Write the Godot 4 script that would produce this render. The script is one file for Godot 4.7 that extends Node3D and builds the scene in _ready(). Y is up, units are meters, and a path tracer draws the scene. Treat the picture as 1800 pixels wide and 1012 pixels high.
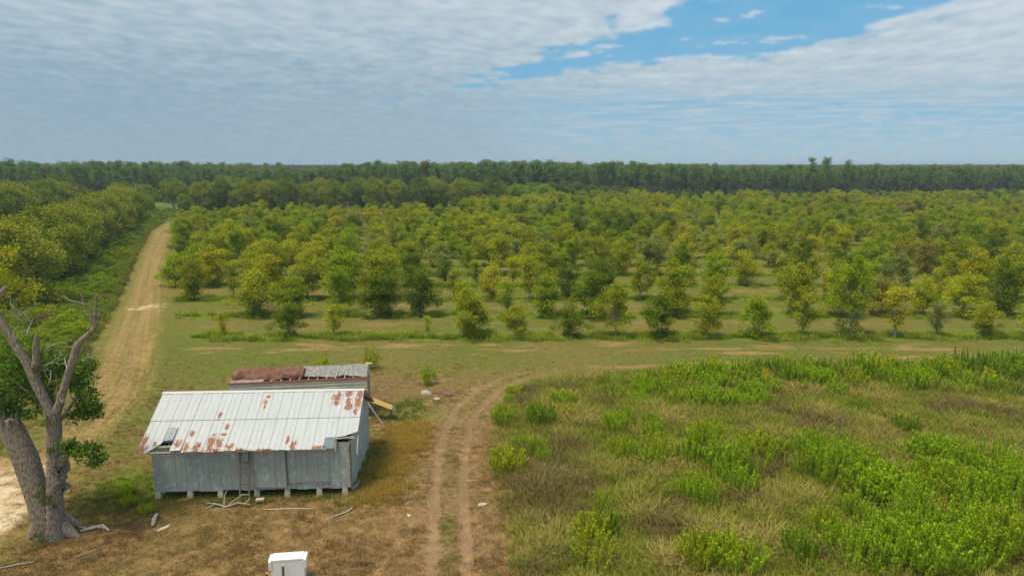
extends Node3D
# Overgrown farm: old tin shed, young orchard, weedy field, pine woods. y up, metres. The camera hovers 18 m above the ground.

class MB:
	var v := PackedVector3Array()
	var n := PackedVector3Array()
	var c := PackedColorArray()
	var uv := PackedVector2Array()
	var idx := PackedInt32Array()
	func leaf(p: Vector3, d: Vector3, nr: Vector3, l: float, w: float, col: Color) -> void:
		var s := d.cross(nr)
		if s.length_squared() < 0.0001:
			s = Vector3.RIGHT
		s = s.normalized() * (w * 0.5)
		var k := v.size()
		var m := p + d * (l * 0.45) + nr * (l * 0.06)
		v.append(p); v.append(m + s); v.append(p + d * l); v.append(m - s)
		c.append(col); c.append(col); c.append(col); c.append(col)
		idx.append_array(PackedInt32Array([k, k + 1, k + 2, k, k + 2, k + 3]))
	func sliver(p: Vector3, d: Vector3, s: Vector3, l: float, w: float, col: Color) -> void:
		var k := v.size()
		v.append(p - s * (w * 0.5)); v.append(p + s * (w * 0.5)); v.append(p + d * l)
		c.append(col); c.append(col); c.append(col)
		idx.append_array(PackedInt32Array([k, k + 1, k + 2]))
	func tri(a: Vector3, b: Vector3, d: Vector3) -> void:
		var k := v.size()
		v.append(a); v.append(b); v.append(d)
		idx.append_array(PackedInt32Array([k, k + 1, k + 2]))
	func quad(a: Vector3, b: Vector3, d: Vector3, e: Vector3, ua := Vector2.ZERO, ub := Vector2.ZERO, ud := Vector2.ZERO, ue := Vector2.ZERO) -> void:
		var k := v.size()
		v.append(a); v.append(b); v.append(d); v.append(e)
		uv.append(ua); uv.append(ub); uv.append(ud); uv.append(ue)
		idx.append_array(PackedInt32Array([k, k + 1, k + 2, k, k + 2, k + 3]))
	func box(ctr: Vector3, size: Vector3, b := Basis.IDENTITY) -> void:
		var h := size * 0.5
		var p := []
		for i in 8:
			p.append(ctr + b * Vector3(h.x if i & 1 else -h.x, h.y if i & 2 else -h.y, h.z if i & 4 else -h.z))
		for f in [[0, 2, 3, 1], [4, 5, 7, 6], [0, 1, 5, 4], [2, 6, 7, 3], [0, 4, 6, 2], [1, 3, 7, 5]]:
			quad(p[f[0]], p[f[1]], p[f[2]], p[f[3]])
	func beam(a: Vector3, b: Vector3, w: float, h: float) -> void:
		var z := (b - a).normalized()
		var x := Vector3.UP.cross(z)
		if x.length() < 0.05:
			x = Vector3.RIGHT
		x = x.normalized()
		box((a + b) * 0.5, Vector3(w, h, a.distance_to(b)), Basis(x, z.cross(x), z))
	func tube(pts: Array, rad: Array, sides := 8, rough := 0.0, ns: FastNoiseLite = null, cap := true) -> void:
		var k := v.size()
		var x := Vector3.ZERO
		for i in pts.size():
			var t: Vector3
			if i == 0:
				t = pts[1] - pts[0]
			elif i == pts.size() - 1:
				t = pts[i] - pts[i - 1]
			else:
				t = pts[i + 1] - pts[i - 1]
			t = t.normalized()
			if i == 0:
				x = t.cross(Vector3.FORWARD)
				if x.length() < 0.1:
					x = t.cross(Vector3.RIGHT)
			x = (x - t * x.dot(t)).normalized()
			var y := t.cross(x)
			for j in sides:
				var a := TAU * j / sides
				var d := x * cos(a) + y * sin(a)
				var r: float = rad[i]
				var p: Vector3 = pts[i] + d * r
				if ns:
					p = pts[i] + d * r * (1.0 + rough * ns.get_noise_3d(p.x * 40.0, p.y * 14.0, p.z * 40.0) + rough * 0.5 * ns.get_noise_3d(p.x * 260.0 + 90.0, p.y * 22.0, p.z * 260.0))
				v.append(p)
				n.append(d)
		for i in pts.size() - 1:
			for j in sides:
				var a := k + i * sides + j
				var b := k + i * sides + (j + 1) % sides
				idx.append_array(PackedInt32Array([a, b + sides, b, a, a + sides, b + sides]))
		if cap:
			var e := v.size()
			var tip: Vector3 = pts[-1] + (pts[-1] - pts[-2]).normalized() * rad[-1] * 0.5
			v.append(tip); n.append((pts[-1] - pts[-2]).normalized())
			for j in sides:
				idx.append_array(PackedInt32Array([k + (pts.size() - 1) * sides + j, e, k + (pts.size() - 1) * sides + (j + 1) % sides]))
	func mesh(m: Material) -> ArrayMesh:
		var am := ArrayMesh.new()
		add(am, m)
		return am
	func add(am: ArrayMesh, m: Material) -> void:
		var a := []
		a.resize(Mesh.ARRAY_MAX)
		a[Mesh.ARRAY_VERTEX] = v
		a[Mesh.ARRAY_INDEX] = idx
		if n.size() == v.size():
			a[Mesh.ARRAY_NORMAL] = n
		if c.size() == v.size():
			a[Mesh.ARRAY_COLOR] = c
		if uv.size() == v.size():
			a[Mesh.ARRAY_TEX_UV] = uv
		am.add_surface_from_arrays(Mesh.PRIMITIVE_TRIANGLES, a)
		am.surface_set_material(am.get_surface_count() - 1, m)

var M := {}
var nA := FastNoiseLite.new()
var nB := FastNoiseLite.new()
var nC := FastNoiseLite.new()
var nD := FastNoiseLite.new()
var nS := FastNoiseLite.new()
var nF := FastNoiseLite.new()
var used := {}

# ---------------------------------------------------------------- helpers
func numbered(called: String) -> String:
	var k: int = used.get(called, 0)
	used[called] = k + 1
	return called if k == 0 else "%s_%03d" % [called, k]

func tag(o: Node3D, label: String, category: String, group := "", kind := "") -> void:
	if label: o.set_meta("label", label)
	if category: o.set_meta("category", category)
	if group: o.set_meta("group", group)
	if kind: o.set_meta("kind", kind)

func thing(called: String, label: String, category: String, at := Vector3.ZERO, turn := 0.0, group := "") -> Node3D:
	var o := Node3D.new()
	o.name = numbered(called)
	add_child(o)
	o.position = at
	o.rotation.y = turn
	tag(o, label, category, group)
	return o

func part(called: String, mesh: Mesh, parent: Node3D, mat: Material = null) -> MeshInstance3D:
	var o := MeshInstance3D.new()
	o.name = called
	o.mesh = mesh
	if mat: o.material_override = mat
	parent.add_child(o, true)
	return o

func lin(r: float, g: float, b: float) -> Color:
	return Color(r, g, b).linear_to_srgb()

func mat(called: String, col: Color, rough := 0.8, vc := false, back := 0.0) -> StandardMaterial3D:
	var m := StandardMaterial3D.new()
	m.resource_name = called
	m.albedo_color = col
	m.roughness = rough
	m.vertex_color_use_as_albedo = vc
	if vc or rough > 0.9: m.metallic_specular = 0.15
	if back > 0.0:
		m.backlight_enabled = true
		m.backlight = lin(back, back, back * 0.6)
	return m

func noise(sd: int, freq: float, oct := 3, type := FastNoiseLite.TYPE_SIMPLEX_SMOOTH) -> FastNoiseLite:
	var f := FastNoiseLite.new()
	f.seed = sd
	f.noise_type = type
	f.frequency = freq
	f.fractal_octaves = oct
	return f

func grain_tex(sd: int, freq: float, lo: Color, hi: Color, size := 256) -> NoiseTexture2D:
	var t := NoiseTexture2D.new()
	t.width = size
	t.height = size
	t.seamless = true
	t.noise = noise(sd, freq, 4)
	var g := Gradient.new()
	g.set_color(0, lo)
	g.set_color(1, hi)
	t.color_ramp = g
	return t

func tri_mat(called: String, lo: Color, hi: Color, scale: Vector3, sd: int, freq := 0.03, relief := 0.0, rough := 0.85) -> StandardMaterial3D:
	var m := mat(called, Color.WHITE, rough)
	m.albedo_texture = grain_tex(sd, freq, lo, hi)
	m.uv1_triplanar = true
	m.uv1_scale = scale
	if relief > 0.0:
		m.heightmap_enabled = true
		m.heightmap_texture = grain_tex(sd, freq, Color.BLACK, Color.WHITE)
		m.heightmap_scale = relief
	return m

const ORD := ["first", "second", "third", "fourth", "fifth", "sixth", "seventh", "eighth", "ninth", "tenth", "eleventh", "twelfth", "thirteenth", "fourteenth", "fifteenth", "sixteenth", "seventeenth", "eighteenth", "nineteenth"]
const TENS := ["", "", "twenty", "thirty", "forty", "fifty", "sixty", "seventy", "eighty", "ninety"]
const TENTH := ["", "", "twentieth", "thirtieth", "fortieth", "fiftieth", "sixtieth", "seventieth", "eightieth", "ninetieth"]
func ordinal(k: int) -> String:
	if k < 20: return ORD[k - 1]
	if k % 10 == 0: return TENTH[k / 10]
	return TENS[k / 10] + "-" + ORD[k % 10 - 1]

func tab(t: Array, key: float) -> float:   # piecewise linear look-up in [[key, value], ...] with rising keys
	if key <= t[0][0]: return t[0][1]
	for i in range(1, t.size()):
		if key <= t[i][0]:
			return lerpf(t[i - 1][1], t[i][1], (key - t[i - 1][0]) / (t[i][0] - t[i - 1][0]))
	return t[-1][1]

# ---------------------------------------------------------------- the lie of the land (keys are metres away from the camera, -z)
const ROAD_L := [[24.0, -44.0], [33.0, -37.0], [40.5, -31.4], [45.8, -32.6], [52.5, -35.5], [60.5, -39.2], [68.7, -43.1], [79.4, -47.8], [93.8, -54.5], [114.2, -64.3], [145.5, -79.5], [190.8, -100.6], [222.0, -112.0]]
const ROAD_R := [[24.0, -22.6], [33.0, -24.4], [40.5, -26.6], [45.8, -27.8], [52.5, -29.4], [60.5, -32.9], [68.7, -36.8], [86.0, -45.2], [114.2, -59.3], [145.5, -74.4], [190.8, -95.0], [222.0, -103.0]]
const RUT_L := [[20.0, -3.4], [27.7, -3.6], [31.1, -3.9], [35.2, -4.3], [40.5, -4.6], [45.2, -4.6], [49.2, -4.1], [53.2, -2.8], [56.2, -1.0], [59.0, 2.5]]
const RUT_R := [[20.0, -1.8], [27.7, -2.0], [31.1, -2.3], [35.2, -2.7], [40.5, -3.0], [45.2, -3.0], [49.2, -2.4], [53.2, -0.9], [57.0, 1.5], [59.0, 5.5]]
const FIELD_X := [[20.0, 0.9], [27.7, 0.4], [31.1, 0.0], [35.9, -0.6], [40.5, -1.1], [46.3, -1.0], [51.2, -0.3], [55.5, 2.0]]
const FIELD_Z := [[1.2, 55.0], [4.9, 57.0], [16.9, 59.1], [31.4, 60.5], [48.4, 62.4], [90.0, 67.0]]
const ROW0 := 70.3
const ROWD := 10.4

func field_in(x: float, d: float) -> float:   # metres inside the weedy field, negative outside
	return minf(x - tab(FIELD_X, d), tab(FIELD_Z, x) - d)

func orchard_left(d: float) -> float:
	return tab([[69.0, -33.5], [84.0, -41.5], [100.0, -49.5], [120.0, -59.0], [183.0, -88.0], [226.0, -104.0]], d)

func orchard_in(x: float, d: float) -> bool:
	if d < 69.0 or x < orchard_left(d): return false
	return d < (228.0 if x < -16.0 else 340.0)

func ground_y(x: float, z: float) -> float:
	var d := -z
	if d > 160.0 or x < -70.0 or x > 70.0: return 0.0
	var edge := clampf(minf(minf(x + 70.0, 70.0 - x), minf(160.0 - d, d - 20.0)) / 6.0, 0.0, 1.0)
	var y := nB.get_noise_2d(x, z) * 0.05
	if d < 60.0:
		var r := minf(absf(x - tab(RUT_L, d)), absf(x - tab(RUT_R, d)))
		y -= 0.07 * exp(-r * r / 0.07)
	if d < 70.0 and field_in(x, d) > 0.0:
		y += 0.10 * nB.get_noise_2d(x * 2.0 + 90.0, z * 2.0) + 0.06
	return y * edge

func mixc(a: Color, b: Color, t: float) -> Color:
	return a.lerp(b, clampf(t, 0.0, 1.0))

const GREEN := Color(0.114, 0.136, 0.030)
const LUSH := Color(0.114, 0.176, 0.021)
const OLIVE := Color(0.163, 0.141, 0.046)
const TAN := Color(0.284, 0.189, 0.090)
const BROWN := Color(0.189, 0.118, 0.057)
const DIRT := Color(0.264, 0.176, 0.110)
const STRAW := Color(0.300, 0.215, 0.088)
const SAND := Color(0.660, 0.560, 0.420)
const DARKSOIL := Color(0.170, 0.125, 0.080)

func ground_col(x: float, z: float) -> Color:   # what lies on the ground there: grass, straw, dirt, sand
	var d := -z
	var a := nA.get_noise_2d(x, z)
	var b := nB.get_noise_2d(x, z)
	var cc := nC.get_noise_2d(x, z)
	var e := nD.get_noise_2d(x, z)
	var streak := nS.get_noise_2d(x * 0.22, z)
	var col: Color
	if d > 345.0:
		col = mixc(Color(0.07, 0.09, 0.03), Color(0.13, 0.12, 0.05), 0.5 + b)
	elif orchard_in(x, d):
		var rr := (d - ROW0) / ROWD
		var f := absf(rr - roundf(rr)) * ROWD
		col = mixc(GREEN, OLIVE, 0.45 + 0.9 * a + 0.5 * b)
		col = mixc(col, TAN, smoothstep(0.10, 0.5, streak + 0.15 * b - absf(f - 3.6) * 0.22 + 0.06) * 0.6)
		col = mixc(col, LUSH, smoothstep(2.0, 0.8, f + b * 1.2) * 0.85)
	else:
		col = mixc(GREEN, OLIVE, 0.55 + 0.8 * a + 0.5 * b)
		# dry yard round the buildings
		var yard := smoothstep(66.0, 50.0, d + 6.0 * a + 5.0 * b) * smoothstep(-27.0, -21.0, x + 2.5 * b) * smoothstep(20.0, 4.0, x)
		var dry := clampf(0.55 + 1.1 * a + 0.7 * b + 0.45 * cc, 0.0, 1.0)
		col = mixc(col, mixc(OLIVE, BROWN, dry), yard * 0.9)
		col = mixc(col, TAN, yard * smoothstep(0.15, 0.5, cc * 0.7 + 0.5 * b))
		# bare earth where cars pull up, in front of the shed
		var pull := smoothstep(9.0, 4.0, Vector2((x + 7.5) * 0.7, d - 28.0).length() + 2.0 * b)
		col = mixc(col, mixc(BROWN, TAN, 0.5 + cc), pull * 0.8)
		col = mixc(col, mixc(BROWN, DARKSOIL, 0.4 + b), smoothstep(5.0, 2.0, Vector2((x + 10.0) * 0.55, d - 53.0).length() + 1.5 * b) * 0.6)
		# green rank grass along the foot of the shed and right of the old tree
		col = mixc(col, LUSH, smoothstep(3.2, 1.2, Vector2((x + 20.8) * 0.75, d - 36.5).length() + 0.9 * b) * 0.8)
		col = mixc(col, LUSH, smoothstep(2.6, 0.6, Vector2((x + 8.6) * 1.4, (d - 39.0) * 0.5).length() + b) * 0.6)
		if d > 55.0 and x > -44.0:
			var lane := smoothstep(57.0, 61.0, d + b)
			var g := mixc(mixc(GREEN, OLIVE, 0.5 + 0.8 * a + 0.4 * b), TAN, smoothstep(0.12, 0.5, streak + 0.1 * b - absf(d - 66.6 - a * 2.0) * 0.20 + 0.24) * 0.85)
			var far_edge := tab(FIELD_Z, x)
			g = mixc(g, mixc(TAN, DIRT, 0.5 + cc), smoothstep(0.05, 0.4, streak * 0.9 + 0.1 - absf(d - far_edge - 1.5) * 0.32) * smoothstep(-2.0, 8.0, x))
			col = mixc(col, g, lane)
	# weedy field floor
	if d < 70.0 and x > -4.0:
		var fi := field_in(x, d) + b * 1.2
		if fi > -1.0:
			var fl := mixc(mixc(OLIVE, BROWN, 0.45 + a + b), Color(0.10, 0.10, 0.03), 0.35 + cc * 0.5)
			col = mixc(col, fl, smoothstep(-0.6, 0.8, fi))
	# the two wheel ruts
	if d < 60.0 and x > -9.0 and x < 9.0:
		var rl := absf(x - tab(RUT_L, d))
		var rr2 := absf(x - tab(RUT_R, d))
		var fade := smoothstep(60.0, 54.0, d) * clampf(0.62 + 1.1 * nB.get_noise_2d(x * 0.35 + 7.0, z * 0.35) + 0.4 * cc, 0.55, 1.0)
		col = mixc(col, mixc(DIRT, TAN, 0.35 + b), smoothstep(1.7, 0.4, minf(rl, rr2) + 0.7 * b + 0.3 * cc) * 0.5 * fade)
		col = mixc(col, mixc(DIRT, DARKSOIL, clampf(0.25 + 0.7 * nB.get_noise_2d(x * 0.6 + 40.0, z * 0.6), 0.0, 0.75)), smoothstep(0.55, 0.15, minf(rl, rr2) + 0.3 * cc + 0.2 * b) * 0.7 * fade)
		var mid := absf(x - 0.5 * (tab(RUT_L, d) + tab(RUT_R, d)))
		col = mixc(col, mixc(GREEN, OLIVE, 0.4 + cc), smoothstep(0.55, 0.2, mid + 0.25 * cc) * 0.7 * fade * clampf(0.6 + 1.5 * b, 0.0, 1.0))
	# straw-strewn road
	if x < -18.0 and d < 230.0:
		var l := tab(ROAD_L, d)
		var r := tab(ROAD_R, d)
		var inside := minf(x - l, r - x) + 0.7 * b
		if inside > -1.5:
			var across := (x - l) / (r - l)
			var ln := nS.get_noise_2d(across * 26.0, d * 0.10)
			var rc := mixc(STRAW, mixc(TAN, OLIVE, 0.7), clampf(0.46 + 1.2 * ln + 0.35 * b + 0.25 * cc, 0.0, 1.0))
			var wheel := minf(absf(across - 0.36), absf(across - 0.66))
			rc = mixc(rc, mixc(STRAW, DIRT, 0.55), smoothstep(0.11, 0.03, wheel + 0.03 * b) * 0.6)
			rc = mixc(rc, GREEN, smoothstep(0.30, 0.05, absf(across - 0.08)) * 0.5)
			rc = mixc(rc, GREEN, smoothstep(0.12, 0.02, absf(across - 0.51) + 0.05 * b) * 0.25)
			rc = rc * (1.0 + 0.22 * e + 0.12 * cc)
			col = mixc(col, rc, smoothstep(-1.0, 1.2, inside + 0.5 * cc) * 0.92)
		# pale washed sand
		col = mixc(col, SAND, smoothstep(0.75, 0.3, Vector2((x + 46.8) * 0.50, (d - 86.0) * 0.55).length() * 0.75 + 0.9 * cc + 0.5 * b) * 0.6)
		if d < 48.0:
			var sand := smoothstep(0.5, 1.6, minf(-23.3 - 0.28 * (d - 28.0) - x, 41.0 - d) + 1.4 * b + 0.6 * cc)
			col = mixc(col, mixc(SAND, TAN, clampf(0.25 + 0.9 * cc + 0.8 * (d - 33.0) / 10.0, 0.0, 0.9)), sand * 0.9)
	# brush strip between the road and the big trees
	if x < -38.0 and d > 50.0 and (d < 222.0 or d > 227.0) and d < 345.0 and x < -100.0 + maxf(0.0, 222.0 - d):
		var l2 := tab(ROAD_L, d) if d < 224.0 else 0.0
		col = mixc(col, mixc(LUSH, Color(0.10, 0.12, 0.03), 0.4 + b), smoothstep(0.2, 1.6, l2 - x + b) * 0.9)
	return col * (1.0 + 0.16 * e + 0.16 * cc)

var tex_w := 0
var tex_h := 0
var tex_r := Rect2()
var tex_rows := []
func tex_row(j: int) -> void:
	var row := PackedByteArray()
	row.resize(tex_w * 3)
	var z := tex_r.position.y + tex_r.size.y * (j + 0.5) / tex_h
	for i in tex_w:
		var c := ground_col(tex_r.position.x + tex_r.size.x * (i + 0.5) / tex_w, z).clamp(Color.BLACK, Color.WHITE).linear_to_srgb()
		row[i * 3] = int(c.r * 255.0)
		row[i * 3 + 1] = int(c.g * 255.0)
		row[i * 3 + 2] = int(c.b * 255.0)
	tex_rows[j] = row

func ground_texture(r: Rect2, w: int, h: int) -> ImageTexture:
	tex_r = r; tex_w = w; tex_h = h
	tex_rows = []
	tex_rows.resize(h)
	var id := WorkerThreadPool.add_group_task(tex_row, h)
	WorkerThreadPool.wait_for_group_task_completion(id)
	var all := PackedByteArray()
	for q in tex_rows:
		all.append_array(q)
	return ImageTexture.create_from_image(Image.create_from_data(w, h, false, Image.FORMAT_RGB8, all))

# ---------------------------------------------------------------- sky: a sheet of ripple cloud with a blue rift, over hazy air
const SKY_W := 3072
const SKY_H := 1536
var sky_rows := []
var kA := FastNoiseLite.new()
var kB := FastNoiseLite.new()
var kC := FastNoiseLite.new()
func sky_dir(dir: Vector3) -> Color:
	var y := maxf(dir.y, 0.012)
	var px := dir.x / y
	var pz := dir.z / y
	var el := asin(clampf(dir.y, 0.0, 1.0))
	var near := clampf((el - 0.035) / 0.10, 0.0, 1.0)
	var warp := kA.get_noise_2d(px * 0.30, pz * 0.16)
	var fine := kB.get_noise_2d(px * 1.5 + warp * 1.2, pz * 1.0)
	var rip := kC.get_noise_2d(px * 4.2 + pz * 0.5, pz * 3.2)
	var wisp := kB.get_noise_2d(px * 0.45 - pz * 0.12, pz * 1.3 + 40.0)
	# how far inside the two cloud sheets; the rift between them is open sky
	var e1 := -1.4 + 0.495 * (pz + 10.5) if pz < -5.81 else 0.92 + 0.15 * (pz + 5.81)
	var s1 := (e1 - px) * 0.9
	var low := 6.9 - 0.42 * (px - 1.2) if px > 1.2 else 6.9 + 1.3 * (1.2 - px)
	var s2 := (-pz - low) * 0.55
	var s3 := (px - 2.75 - 0.3 * (pz + 4.5)) * 0.8
	var s := maxf(s1, maxf(s2, s3)) + fine * 0.42 + warp * 0.25
	var cover := smoothstep(-0.05, 0.22, s + 0.10 * rip)
	var thin := smoothstep(-1.3, 0.0, s + fine * 1.3) * 0.10
	# the lower sheet thins out towards the horizon on the far side
	var veil := smoothstep(7.5, 13.0, -pz) * smoothstep(-2.5, 3.0, px)
	cover *= 1.0 - veil * clampf(0.55 - 1.6 * wisp, 0.0, 1.0)
	cover = maxf(cover, 0.75 * smoothstep(0.30, 0.52, fine + 0.3 * rip) * smoothstep(-1.2, -0.3, s))
	cover = clampf(maxf(cover, thin), 0.0, 1.0)
	var blue := Color(0.11, 0.385, 0.65).lerp(Color(0.30, 0.53, 0.69), exp(-el * 9.0))
	var thick := clampf(smoothstep(-0.4, 4.0, s1) * 0.8 + warp * 0.5 + 0.05, 0.0, 1.0)
	var high := smoothstep(0.07, 0.21, el)
	var side := smoothstep(-1.5, 2.5, px)
	var lit := clampf(0.16 + 0.40 * high + 0.34 * side * (1.0 - 0.4 * high) + rip * (0.30 * near) + fine * 0.22 + wisp * 0.16 * side - thick * 0.12 + warp * 0.1, 0.0, 1.0)
	var cloud := Color(0.265, 0.390, 0.490).lerp(Color(0.66, 0.725, 0.765), lit)
	var c := blue.lerp(cloud, cover * 0.94)
	var haze := Color(0.305, 0.425, 0.495).lerp(Color(0.39, 0.53, 0.62), smoothstep(-0.5, 0.6, dir.x))
	return c.lerp(haze, exp(-el * 17.0) * 0.92) * 0.70

func sky_row(j: int) -> void:
	var row := PackedByteArray()
	row.resize(SKY_W * 3)
	var el := PI * 0.5 - PI * (j + 0.5) / SKY_H
	for i in SKY_W:
		var az := TAU * (i + 0.5) / SKY_W
		var c: Color
		if el > 0.0:
			# the panorama's first column faces -z, the next ones turn towards +x
			c = sky_dir(Vector3(sin(az) * cos(el), sin(el), -cos(az) * cos(el)))
		else:
			c = Color(0.16, 0.17, 0.10)
		c = c.clamp(Color.BLACK, Color.WHITE).linear_to_srgb()
		row[i * 3] = int(c.r * 255.0)
		row[i * 3 + 1] = int(c.g * 255.0)
		row[i * 3 + 2] = int(c.b * 255.0)
	sky_rows[j] = row

# ---------------------------------------------------------------- plants
func rdir(g: RandomNumberGenerator) -> Vector3:
	var z := g.randf_range(-1, 1)
	var a := g.randf() * TAU
	var r := sqrt(1.0 - z * z)
	return Vector3(r * cos(a), z, r * sin(a))

func clump(mb: MB, g: RandomNumberGenerator, c: Vector3, cr: float, nl: int, ll: float, lw: float, up := 0.7) -> void:
	var b := g.randf_range(0.72, 1.25)
	var warm := g.randf_range(-0.10, 0.12)
	for i in nl:
		var o := rdir(g) * pow(g.randf(), 0.45)
		var p := c + Vector3(o.x, o.y * 0.75, o.z) * cr
		var d := (o * 0.8 + rdir(g) * 0.8).normalized()
		var nr := (rdir(g) * 0.9 + Vector3.UP * up + o * 0.5).normalized()
		nr = (nr - d * nr.dot(d)).normalized()
		var k := b * g.randf_range(0.8, 1.2)
		mb.leaf(p, d, nr, ll * g.randf_range(0.7, 1.25), lw * g.randf_range(0.8, 1.2), Color(k * (1.0 + warm), k, k * (1.0 - warm)))

# a crown as leaf clumps spread through an uneven egg; returns [MB, clump centres]
func crown(sd: int, h0: float, h1: float, rmax: float, pa: float, pb: float, nc: int, cr: float, nl: int, ll: float, lw: float, shell := 0.45, lop := 0.35) -> Array:
	var g := RandomNumberGenerator.new()
	g.seed = sd
	var mb := MB.new()
	var cs := []
	var tries := 0
	while cs.size() < nc and tries < nc * 40:
		tries += 1
		var t := g.randf()
		var w := pow(sin(PI * pow(t, pa)), pb)
		if g.randf() > w + 0.12: continue
		var a := g.randf() * TAU
		var r := rmax * (w * 0.92 + 0.08) * (1.0 - lop * 0.4 + lop * 1.6 * nF.get_noise_3d(cos(a) * 50.0 + sd * 31.0, t * 70.0, sin(a) * 50.0))
		var c := Vector3(cos(a), 0, sin(a)) * r * pow(g.randf(), shell)
		c.y = lerpf(h0, h1, t) + g.randf_range(-0.5, 0.5) * cr
		cs.append(c)
		clump(mb, g, c, cr * g.randf_range(0.65, 1.25), nl, ll, lw)
	return [mb, cs]

func limbs(sd: int, cs: Array, fork: float, r0: float, count: int, sides := 6) -> MB:
	var g := RandomNumberGenerator.new()
	g.seed = sd + 77
	var mb := MB.new()
	mb.tube([Vector3(0, -0.25, 0), Vector3(0, 0.05, 0), Vector3(g.randf_range(-0.05, 0.05) * fork, fork * 0.6, 0), Vector3(0, fork, 0)], [r0 * 1.5, r0 * 1.2, r0, r0 * 0.92], sides + 2)
	for i in count:
		var e: Vector3 = cs[g.randi() % cs.size()] * Vector3(0.85, 1.0, 0.85)
		if e.y < fork * 1.1: continue
		var s := Vector3(0, fork * g.randf_range(0.8, 1.0), 0)
		var m := s.lerp(e, 0.5) + Vector3(g.randf_range(-0.1, 0.1), 0.12, g.randf_range(-0.1, 0.1)) * s.distance_to(e)
		mb.tube([s, m, e], [r0 * 0.6, r0 * 0.36, r0 * 0.1], sides)
	return mb

func tuft(sd: int, blades: int, h: float, spread: float, lean: float, w: float) -> ArrayMesh:
	var g := RandomNumberGenerator.new()
	g.seed = sd
	var mb := MB.new()
	for i in blades:
		var a := g.randf() * TAU
		var o := Vector3(cos(a), 0, sin(a)) * spread * sqrt(g.randf())
		var dr := Vector3(g.randf_range(-1, 1), 0, g.randf_range(-1, 1)) * lean + Vector3(cos(a), 0, sin(a)) * lean * 0.7
		var hh := h * g.randf_range(0.55, 1.15)
		var m := o + (Vector3.UP + dr * 0.5).normalized() * hh * 0.55
		var e := m + (Vector3.UP * 0.8 + dr * 1.6).normalized() * hh * 0.5
		var s := Vector3(-sin(a * 3.0), 0, cos(a * 3.0)) * w * 0.5
		var k := mb.v.size()
		var b := g.randf_range(0.75, 1.25)
		var col := Color(b * g.randf_range(0.92, 1.1), b, b * 0.95)
		mb.v.append_array(PackedVector3Array([o - s, o + s, m + s * 0.8, m - s * 0.8, e]))
		mb.c.append_array(PackedColorArray([col, col, col, col, col]))
		mb.idx.append_array(PackedInt32Array([k, k + 1, k + 2, k, k + 2, k + 3, k + 3, k + 2, k + 4]))
	return mb.mesh(M.blade)

func plume_clump(sd: int, count: int, rad: float, h: float, feather: float) -> Array:
	var g := RandomNumberGenerator.new()
	g.seed = sd
	var mb := MB.new()
	var st := MB.new()
	for i in count:
		var a := g.randf() * TAU
		var rr := sqrt(g.randf())
		var o := Vector3(cos(a), 0, sin(a)) * rad * rr
		var hh := h * (1.05 - 0.40 * rr * rr) * g.randf_range(0.75, 1.15)
		var top := o * 1.25 + Vector3(g.randf_range(-0.12, 0.12), hh, g.randf_range(-0.12, 0.12))
		st.tube([o * 0.8 + Vector3.DOWN * 0.08, o.lerp(top, 0.5), top], [0.014, 0.011, 0.006], 4)
		var b := g.randf_range(0.72, 1.25)
		for k in int(95 * hh / h):
			var t := 0.18 + 0.82 * pow(g.randf(), 0.8)
			var p := o.lerp(top, t)
			var an := g.randf() * TAU
			var out := Vector3(cos(an), 0, sin(an))
			var d := (out * g.randf_range(0.3, 1.0) + Vector3.UP * g.randf_range(0.5, 1.1)).normalized()
			var q := b * g.randf_range(0.8, 1.2)
			mb.leaf(p, d, (out * -0.5 + Vector3.UP + rdir(g) * 0.5).normalized(), feather * g.randf_range(0.5, 1.0) * (1.15 - 0.7 * t), 0.026, Color(q * g.randf_range(0.9, 1.12), q, q))
	return [mb, st]

func scatter(called: String, label: String, category: String, meshes: Array, places: Array, kind_name: String) -> void:
	# places: one array of [Transform3D, Color] for each mesh
	var root := Node3D.new()
	root.name = called
	add_child(root)
	tag(root, label, category, "", "stuff")
	for i in meshes.size():
		if places[i].is_empty(): continue
		var mm := MultiMesh.new()
		mm.transform_format = MultiMesh.TRANSFORM_3D
		mm.use_colors = true
		mm.mesh = meshes[i]
		mm.instance_count = places[i].size()
		for k in places[i].size():
			mm.set_instance_transform(k, places[i][k][0])
			mm.set_instance_color(k, places[i][k][1])
		var o := MultiMeshInstance3D.new()
		o.name = kind_name
		o.multimesh = mm
		root.add_child(o, true)

func stand(p: Vector3, turn: float, s: Vector3) -> Transform3D:
	return Transform3D(Basis(Vector3.UP, turn).scaled_local(s), p)

func in_view(x: float, d: float, m := 3.0) -> bool:
	return absf(x) < 0.765 * (d * 0.985 + 3.2) + m and d > 24.0

# footprint of the shed, the trailer, the cabinet and the tree, to keep tufts out of walls
func blocked(x: float, z: float) -> bool:
	var q := (Transform3D(Basis(Vector3.UP, deg_to_rad(3.0)), SHED)).affine_inverse() * Vector3(x, 0, z)
	if q.x > 0.0 and q.x < 10.8 and q.z < -0.15 and q.z > -6.5: return true
	var t := (Transform3D(Basis(Vector3.UP, TRAILER_TURN), TRAILER)).affine_inverse() * Vector3(x, 0, z)
	if t.x > -0.1 and t.x < 9.6 and t.z < 0.1 and t.z > -2.6: return true
	return absf(x + 9.85) < 1.1 and absf(z + 27.3) < 0.6

const SHED := Vector3(-19.62, 0, -34.72)
const TRAILER := Vector3(-19.8, 0, -45.7)
const TRAILER_TURN := 0.148

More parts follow.
